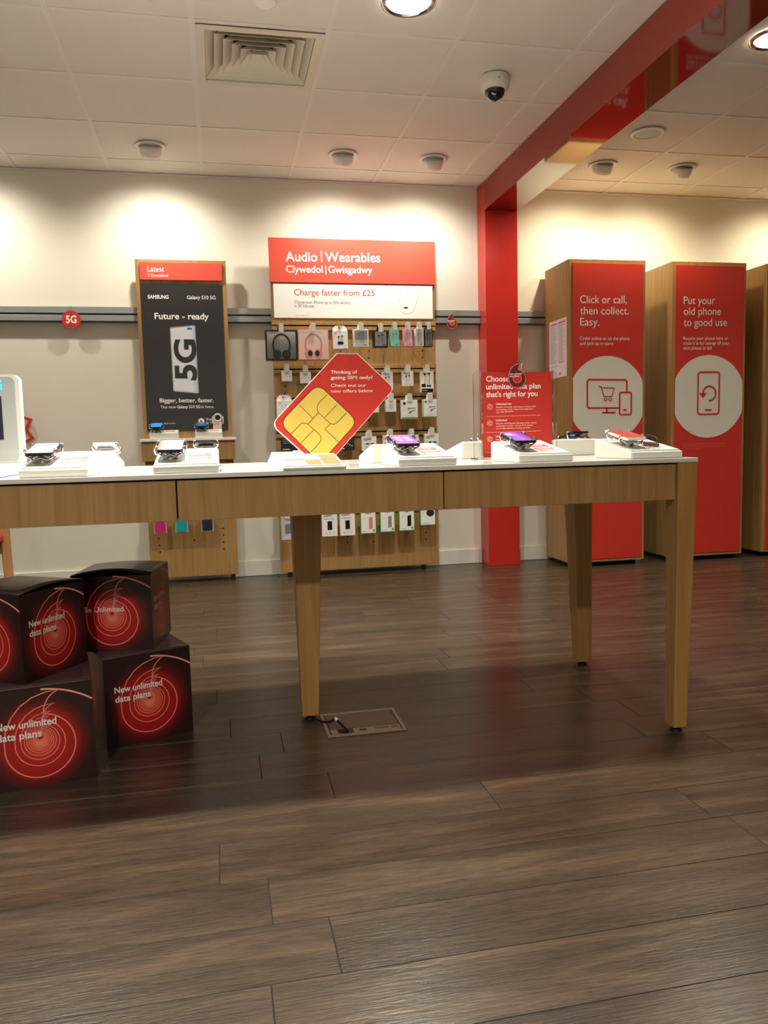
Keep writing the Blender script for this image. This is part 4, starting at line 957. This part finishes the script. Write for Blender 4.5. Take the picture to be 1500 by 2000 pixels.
# ------------------------------------------------------------------ promotional cartons at lower left
def promo_box(corner, ang, sz, ht, z0, label, fronts, lift=0.0):
    """corner: the front corner; first face runs along ang, second face is perpendicular at its far/near end"""
    u = Vector((math.cos(ang), math.sin(ang), 0)); v = Vector((-math.sin(ang), math.cos(ang), 0)); o = Vector((corner[0], corner[1], z0))
    ctr = o+u*sz/2+v*sz/2
    r_ = thing('promo_carton', tuple(ctr), label, 'carton', 'dark red promotional cartons')
    mb = MB('box_art'); c = [o, o+u*sz, o+u*sz+v*sz, o+v*sz]; Z = Vector((0, 0, ht))
    for i in range(4): mb.add([c[i], c[(i+1) % 4], c[(i+1) % 4]+Z, c[i]+Z], [(0, 1, 2, 3)])
    mb.add(list(reversed(c)), [(0, 1, 2, 3)])
    ob = obj('carton_body', mb, r_)
    uvl = ob.data.uv_layers.new(name='UVMap')
    for p in ob.data.polygons:
        for k, q in zip(p.loop_indices, ((-.5, -.5), (.5, -.5), (.5, .5), (-.5, .5))): uvl.data[k].uv = q
    # bowed lid
    lid = MB('box_top'); N = 8; e = .0015; vs = []
    for i in range(N+1):
        for j in range(N+1):
            a, b_ = i/N, j/N; h_ = .004+lift*math.sin(PI*a)*(.4+.6*(1-b_))
            vs.append(o+u*(sz*a)+v*(sz*b_)+Z+Vector((0, 0, h_)))
    k = len(vs); fs = [(i*(N+1)+j, (i+1)*(N+1)+j, (i+1)*(N+1)+j+1, i*(N+1)+j+1) for i in range(N) for j in range(N)]
    vs2 = [p-Vector((0, 0, .003)) for p in vs]
    fs2 = [tuple(reversed([k+x for x in f])) for f in fs]
    rim = [i*(N+1) for i in range(N+1)]+[N*(N+1)+j for j in range(1, N+1)]+[i*(N+1)+N for i in range(N-1, -1, -1)]+[j for j in range(N-1, 0, -1)]
    fr = [(rim[i], k+rim[i], k+rim[(i+1) % len(rim)], rim[(i+1) % len(rim)]) for i in range(len(rim))]
    lid.add(vs+vs2, fs+fs2+fr, True); obj('lid', lid, r_)
    s_ = sz/.29
    for i, txt in fronts:
        A = c[i]; B = c[(i+1) % 4]; F = Face((A+B)/2+Z/2, B-A, (0, 0, 1)); half = sz/2-.0008; hh = ht/2-.0008
        pr = MB('box_line')
        for j, kk in enumerate((.93, .66, .51, .42, .355, .30, .25, .21, .18, .15, .125)):
            kz = kk*s_; pr.stroke(F, [(a*kz, b_*kz) for a, b_ in mark_outline()], .0034*s_*max(.4, kk**.7), .0006, True)
        big = [(math.cos(math.radians(t))*.1*2.45*s_, (-.026+math.sin(math.radians(t))*.1)*2.45*s_) for t in range(88, 20, -2)]
        big = [(a, b_-.042*s_) for a, b_ in big if a < half and b_-.042*s_ < hh]
        if len(big) > 1: pr.m('box_line_hot').stroke(F, big, .005*s_, .0006)
        pr.m('red_deep').disc(F, 0, 0, .0055*s_, .001, 16)
        obj('printed_mark', pr, r_)
        t_ = MB('box_text')
        if txt == 'new':
            t_.text(F, 'New unlimited', (-.113*s_, .034*s_), (.045*s_, .034*s_), .0205*s_, .0012, .02, False); t_.text(F, 'data plans', (-.112*s_, .003*s_), (.004*s_, .003*s_), .0205*s_, .0012, .02, False)
        else: t_.text(F, txt, (-.100*s_, .008*s_), (.042*s_, .008*s_), .019*s_, .0012, .01, False)
        obj('lettering', t_, r_)
    return r_
A1 = math.radians(10.7); S1 = .29
c1 = Vector((-.393, 2.362))-Vector((math.cos(A1), math.sin(A1)))*S1
promo_box(c1, A1, S1, .291, 0, 'front bottom carton at left edge, largest in the picture', [(0, 'new'), (1, 'new')])
A3 = math.radians(21.2); promo_box((-.391, 2.569), A3, .283, .291, 0, 'bottom right carton standing on the floor beside the front one', [(0, 'new'), (1, 'new')], .0)
A2 = math.radians(58); promo_box((-.572, 2.355), A2, .258, .258, .2952, 'upper left carton turned corner-on atop the front carton', [(0, 'new'), (3, 'new')], .012)
A4 = math.radians(-9); c4 = Vector((-.240, 2.650))-Vector((math.cos(A4), math.sin(A4)))*.258
promo_box(c4, A4, .258, .25, .2952, 'upper right carton reading be unlimited with a bowed lid', [(0, 'Be Unlimited'), (1, 'new')], .018)

# ------------------------------------------------------------------ floor outlet box and cable
fb = thing('floor_outlet_box', (.44, 2.59, 0), 'bronze floor outlet box set in the boards under the table', 'floor box')
x0, x1, y0, y1 = .306, .573, 2.481, 2.697
fm = MB('floor_metal')
for q in ((x0, x1, y0, y0+.012), (x0, x1, y1-.012, y1), (x0, x0+.012, y0+.012, y1-.012), (x1-.012, x1, y0+.012, y1-.012)): fm.box(*q, .0002, .006, .001)
obj('frame', fm, fb)
obj('lid', MB('floor_lid').box(x0+.016, x1-.016, y0+.062, y1-.015, .0002, .0045, .0006), fb)
obj('well', MB('black').box(x0+.013, x1-.013, y0+.013, y1-.013, .0001, .0012), fb)
obj('flap', MB('floor_metal').box(x0+.092, x1-.016, y0+.015, y0+.058, .0014, .0045, .0006).m('black').box(x0+.112, x0+.135, y0+.026, y0+.046, .0046, .0049).m('floor_lid').box(x0+.165, x0+.212, y0+.030, y0+.046, .0046, .0050).box(x0+.222, x1-.022, y0+.026, y0+.046, .0046, .0050), fb)
obj('flap', MB('floor_metal').box(x0+.016, x0+.04, y0+.015, y0+.058, .0014, .0045, .0006), fb)
q = [(.275, 2.69, .06), (.285, 2.66, .022), (.30, 2.635, .012), (.325, 2.612, .012), (.345, 2.606, .022), (.352, 2.60, .030)]
cb = thing('power_cable', (.31, 2.60, 0), 'black cable from the middle table leg into the floor outlet', 'cable')
def smooth(P, n_=6):
    P = [Vector(p) for p in P]; o_ = []
    for i in range(len(P)-1):
        p0, p1, p2, p3 = P[max(i-1, 0)], P[i], P[i+1], P[min(i+2, len(P)-1)]
        for j in range(n_):
            t = j/n_; o_.append(.5*((2*p1)+(p2-p0)*t+(2*p0-5*p1+4*p2-p3)*t*t+(3*p1-p0-3*p2+p3)*t**3))
    return o_+[P[-1]]
q = [(.288, 2.645, .012), (.300, 2.625, .008), (.318, 2.606, .009), (.336, 2.596, .016), (.347, 2.588, .027)]
obj('lead', MB('cable').tube(smooth(q), .0042, 8), cb)
obj('label_sleeve', MB('white_print').tube([(.347, 2.588, .027), (.353, 2.576, .022)], .0055, 10), cb)
obj('lead', MB('cable').tube(smooth([(.353, 2.576, .022), (.362, 2.552, .016), (.372, 2.528, .010), (.378, 2.516, .004)]), .0045, 8), cb)

# ------------------------------------------------------------------ wooden chair at far left, behind the table
ct = Vector((-1.42, 4.60, 0))
chr_ = thing('wooden_chair', tuple(ct), 'light wooden chair with a red seat at far left behind table', 'chair')
for sx in (-1, 1):
    for sy_ in (-1, 1):
        x, y = ct.x+sx*.215, ct.y+sy_*.20
        zt_ = .44 if sy_ < 0 else .80
        lg = MB('chair_wood'); k = .02
        lg.hexa([(x-k, y-k, 0), (x+k, y-k, 0), (x+k, y+k, 0), (x-k, y+k, 0)], [(x-k-.006-.02*sx, y-k, zt_), (x+k+.006-.02*sx, y-k, zt_), (x+k+.006-.02*sx, y+k, zt_), (x-k-.006-.02*sx, y+k, zt_)], .005)
        obj('leg', lg, chr_)
obj('seat', MB('red_print').box(ct.x-.20, ct.x+.20, ct.y-.21, ct.y+.19, .4405, .485, .015, 3), chr_)
for sx in (-1, 1): obj('stretcher', MB('chair_wood').box(ct.x+sx*.207-.012, ct.x+sx*.207+.012, ct.y-.178, ct.y+.178, .20, .23, .004), chr_)
obj('seat_rail', MB('chair_wood').box(ct.x-.185, ct.x+.185, ct.y-.218, ct.y-.19, .37, .44, .004).box(ct.x-.185, ct.x+.185, ct.y+.185, ct.y+.21, .37, .44, .004), chr_)
bk = MB('chair_wood'); bp_ = [Vector((ct.x+.20*math.cos(math.radians(t)), ct.y+.18+.07*math.sin(math.radians(t)), 0)) for t in range(0, 181, 15)]
for a, b_ in zip(bp_, bp_[1:]):
    nn = Vector((b_.y-a.y, a.x-b_.x, 0)).normalized()*.009
    bk.hexa([a-nn+Vector((0, 0, .70)), b_-nn+Vector((0, 0, .70)), b_+nn+Vector((0, 0, .70)), a+nn+Vector((0, 0, .70))], [p+Vector((0, 0, .80)) for p in (a-nn, b_-nn, b_+nn, a+nn)])
obj('backrest', bk, chr_)

# ------------------------------------------------------------------ ceiling fittings
# air diffuser
vx, vy = .26, 4.0; h2 = .296
vt = thing('air_diffuser', (vx, vy, CEIL), 'square white louvred air diffuser in the ceiling', 'vent')
def ring(mb, r0, z0, r1, z1):
    sq = ((-1, -1), (1, -1), (1, 1), (-1, 1))
    P = [(vx+a*r0, vy+b_*r0, z0) for a, b_ in sq]+[(vx+a*r1, vy+b_*r1, z1) for a, b_ in sq]
    P2 = [(vx+a*(r0-.002), vy+b_*(r0-.002), z0+.001) for a, b_ in sq]+[(vx+a*(r1-.002), vy+b_*(r1-.002), z1-.0005) for a, b_ in sq]
    fs = [(i, (i+1) % 4, 4+(i+1) % 4, 4+i) for i in range(4)]
    mb.add(P, fs); mb.add(P2, [tuple(reversed(f)) for f in fs]); mb.add(P[4:]+P2[4:], fs)
fm = MB('vent_white')
ring(fm, .250, CEIL-.004, .288, CEIL-.004); ring(fm, .288, CEIL-.004, .288, CEIL-.0003); ring(fm, .258, CEIL+.09, .250, CEIL-.004)
obj('frame', fm, vt)
for i in range(6):
    r1 = .247-.041*i; lm = MB('vent_white')
    ring(lm, max(.006, r1-.048), CEIL+.052, r1, CEIL+.004)
    obj('louvre', lm, vt)
obj('duct', MB('vent_dark').box(vx-.256, vx+.256, vy-.256, vy+.256, CEIL+.091, CEIL+.135), vt)
# adjustable wall-washing spots
LBL = {(-0.34, 5.22): 'white ceiling spot above the black poster board', (0.86, 5.2): 'white ceiling spot above the red audio header', (1.46, 5.2): 'white ceiling spot just left of the red beam',
       (2.65, 5.15): 'white ceiling spot with a lit lens right of the red beam', (3.24, 5.13): 'white ceiling spot at far right above the lockers',
       (-2.74, 5.2): 'white ceiling spot beyond the left edge, farthest left', (-1.54, 5.2): 'white ceiling spot beyond the left edge near the kiosk', (4.46, 5.15): 'white ceiling spot beyond the right edge'}
for (x, y) in SPOTS:
    r_ = thing('ceiling_spotlight', (x, y, CEIL), LBL[(x, y)], 'spotlight', 'adjustable ceiling spots along the wall')
    obj('trim_ring', MB('white').lathe([(.072, -.0003), (.095, -.0003), (.095, -.005), (.070, -.007), (.070, -.0003)], (x, y, CEIL), 36), r_)
    T_ = Matrix.Rotation(math.radians(38), 4, 'X')
    hdm = MB('white').lathe([(0, .0), (.066, .0), (.066, -.03), (.062, -.055), (.050, -.055), (.047, -.03)], (x, y-.012, CEIL+.002), 36, 'Z', T_)
    obj('head', hdm, r_)
    obj('lens', MB('lamp_soft').lathe([(0, -.034), (.048, -.034)], (x, y-.012, CEIL+.002), 28, 'Z', T_), r_)
    ld = bpy.data.lights.new('wall_spot', 'SPOT'); ld.energy = SPOT_W; ld.color = SPOT_COL if x < 2 else SPOT_COL_R; ld.spot_size = math.radians(135); ld.spot_blend = 1.0; ld.shadow_soft_size = .03
    lo = bpy.data.objects.new('wall_spot', ld); COL.objects.link(lo)
    dv = Vector((0, .45, -.90)).normalized(); lo.location = Vector((x, y+.03, CEIL-.075)); lo.rotation_euler = dv.to_track_quat('-Z', 'Y').to_euler()
# round downlights
DLB = ['round chrome downlight beyond the top left edge', 'round chrome downlight at the top of the photo', 'round chrome downlight at the top right edge',
       'round downlight over the left of the table', 'round downlight over the right of the table', 'round downlight beyond the right edge', 'unseen fill downlight added behind the viewer at left', 'unseen fill downlight added behind the viewer at right']
for (x, y, k, sprd), lb in zip(DOWNLIGHTS, DLB):
    r_ = thing('downlight', (x, y, CEIL), lb, 'downlight', 'round recessed downlights')
    obj('rim', MB('chrome').lathe([(.098, -.0003), (.118, -.0003), (.118, -.004), (.100, -.010), (.095, -.004), (.092, -.0006)], (x, y, CEIL), 40), r_)
    obj('lens', MB('lamp').lathe([(0, -.0035), (.06, -.0033), (.088, -.0022), (.093, -.0008)], (x, y, CEIL), 36), r_)
    ld = bpy.data.lights.new('downlight_lamp', 'AREA'); ld.shape = 'DISK'; ld.size = .17; ld.energy = DOWN_W*k; ld.color = DOWN_COL; ld.spread = math.radians(sprd)
    lo = bpy.data.objects.new('downlight_lamp', ld); COL.objects.link(lo); lo.location = (x, y, CEIL-.013)
# dome camera
x, y = 1.458, 4.0
cc = thing('dome_camera', (x, y, CEIL), 'white dome security camera with dark bubble on ceiling', 'security camera')
obj('housing', MB('cctv_white').lathe([(0, -.0003), (.072, -.0003), (.075, -.008), (.075, -.045), (.070, -.062), (.050, -.070), (0, -.071)], (x, y, CEIL), 40).m('black').box(x-.006, x+.002, y-.0755, y-.07, CEIL-.036, CEIL-.032), cc)
obj('bubble', MB('glass_dark').lathe([(.0525, -.0685)]+[(.052*math.cos(math.radians(t)), -.069-.052*math.sin(math.radians(t))) for t in range(0, 91, 10)], (x, y, CEIL), 36), cc)
# smoke detector
x, y = .262, 3.44
sd = thing('smoke_detector', (x, y, CEIL), 'white smoke detector at the top edge of the photo', 'smoke detector')
obj('base', MB('white').lathe([(0, -.0003), (.055, -.0003), (.055, -.012), (0, -.0121)], (x, y, CEIL), 32), sd)
obj('head', MB('white').lathe([(.048, -.0125), (.048, -.026), (.042, -.038), (.02, -.046), (0, -.047)], (x, y, CEIL), 32), sd)
# ceiling speaker
x, y = 2.655, 4.58
sk_ = thing('ceiling_speaker', (x, y, CEIL), 'round flush white speaker grille right of the red beam', 'speaker')
obj('rim', MB('white').lathe([(.082, -.0003), (.102, -.0003), (.100, -.006), (.084, -.008), (.082, -.0003)], (x, y, CEIL), 40), sk_)
obj('grille', MB('grey_light').lathe([(0, -.0050), (.0818, -.0035)], (x, y, CEIL), 40), sk_)
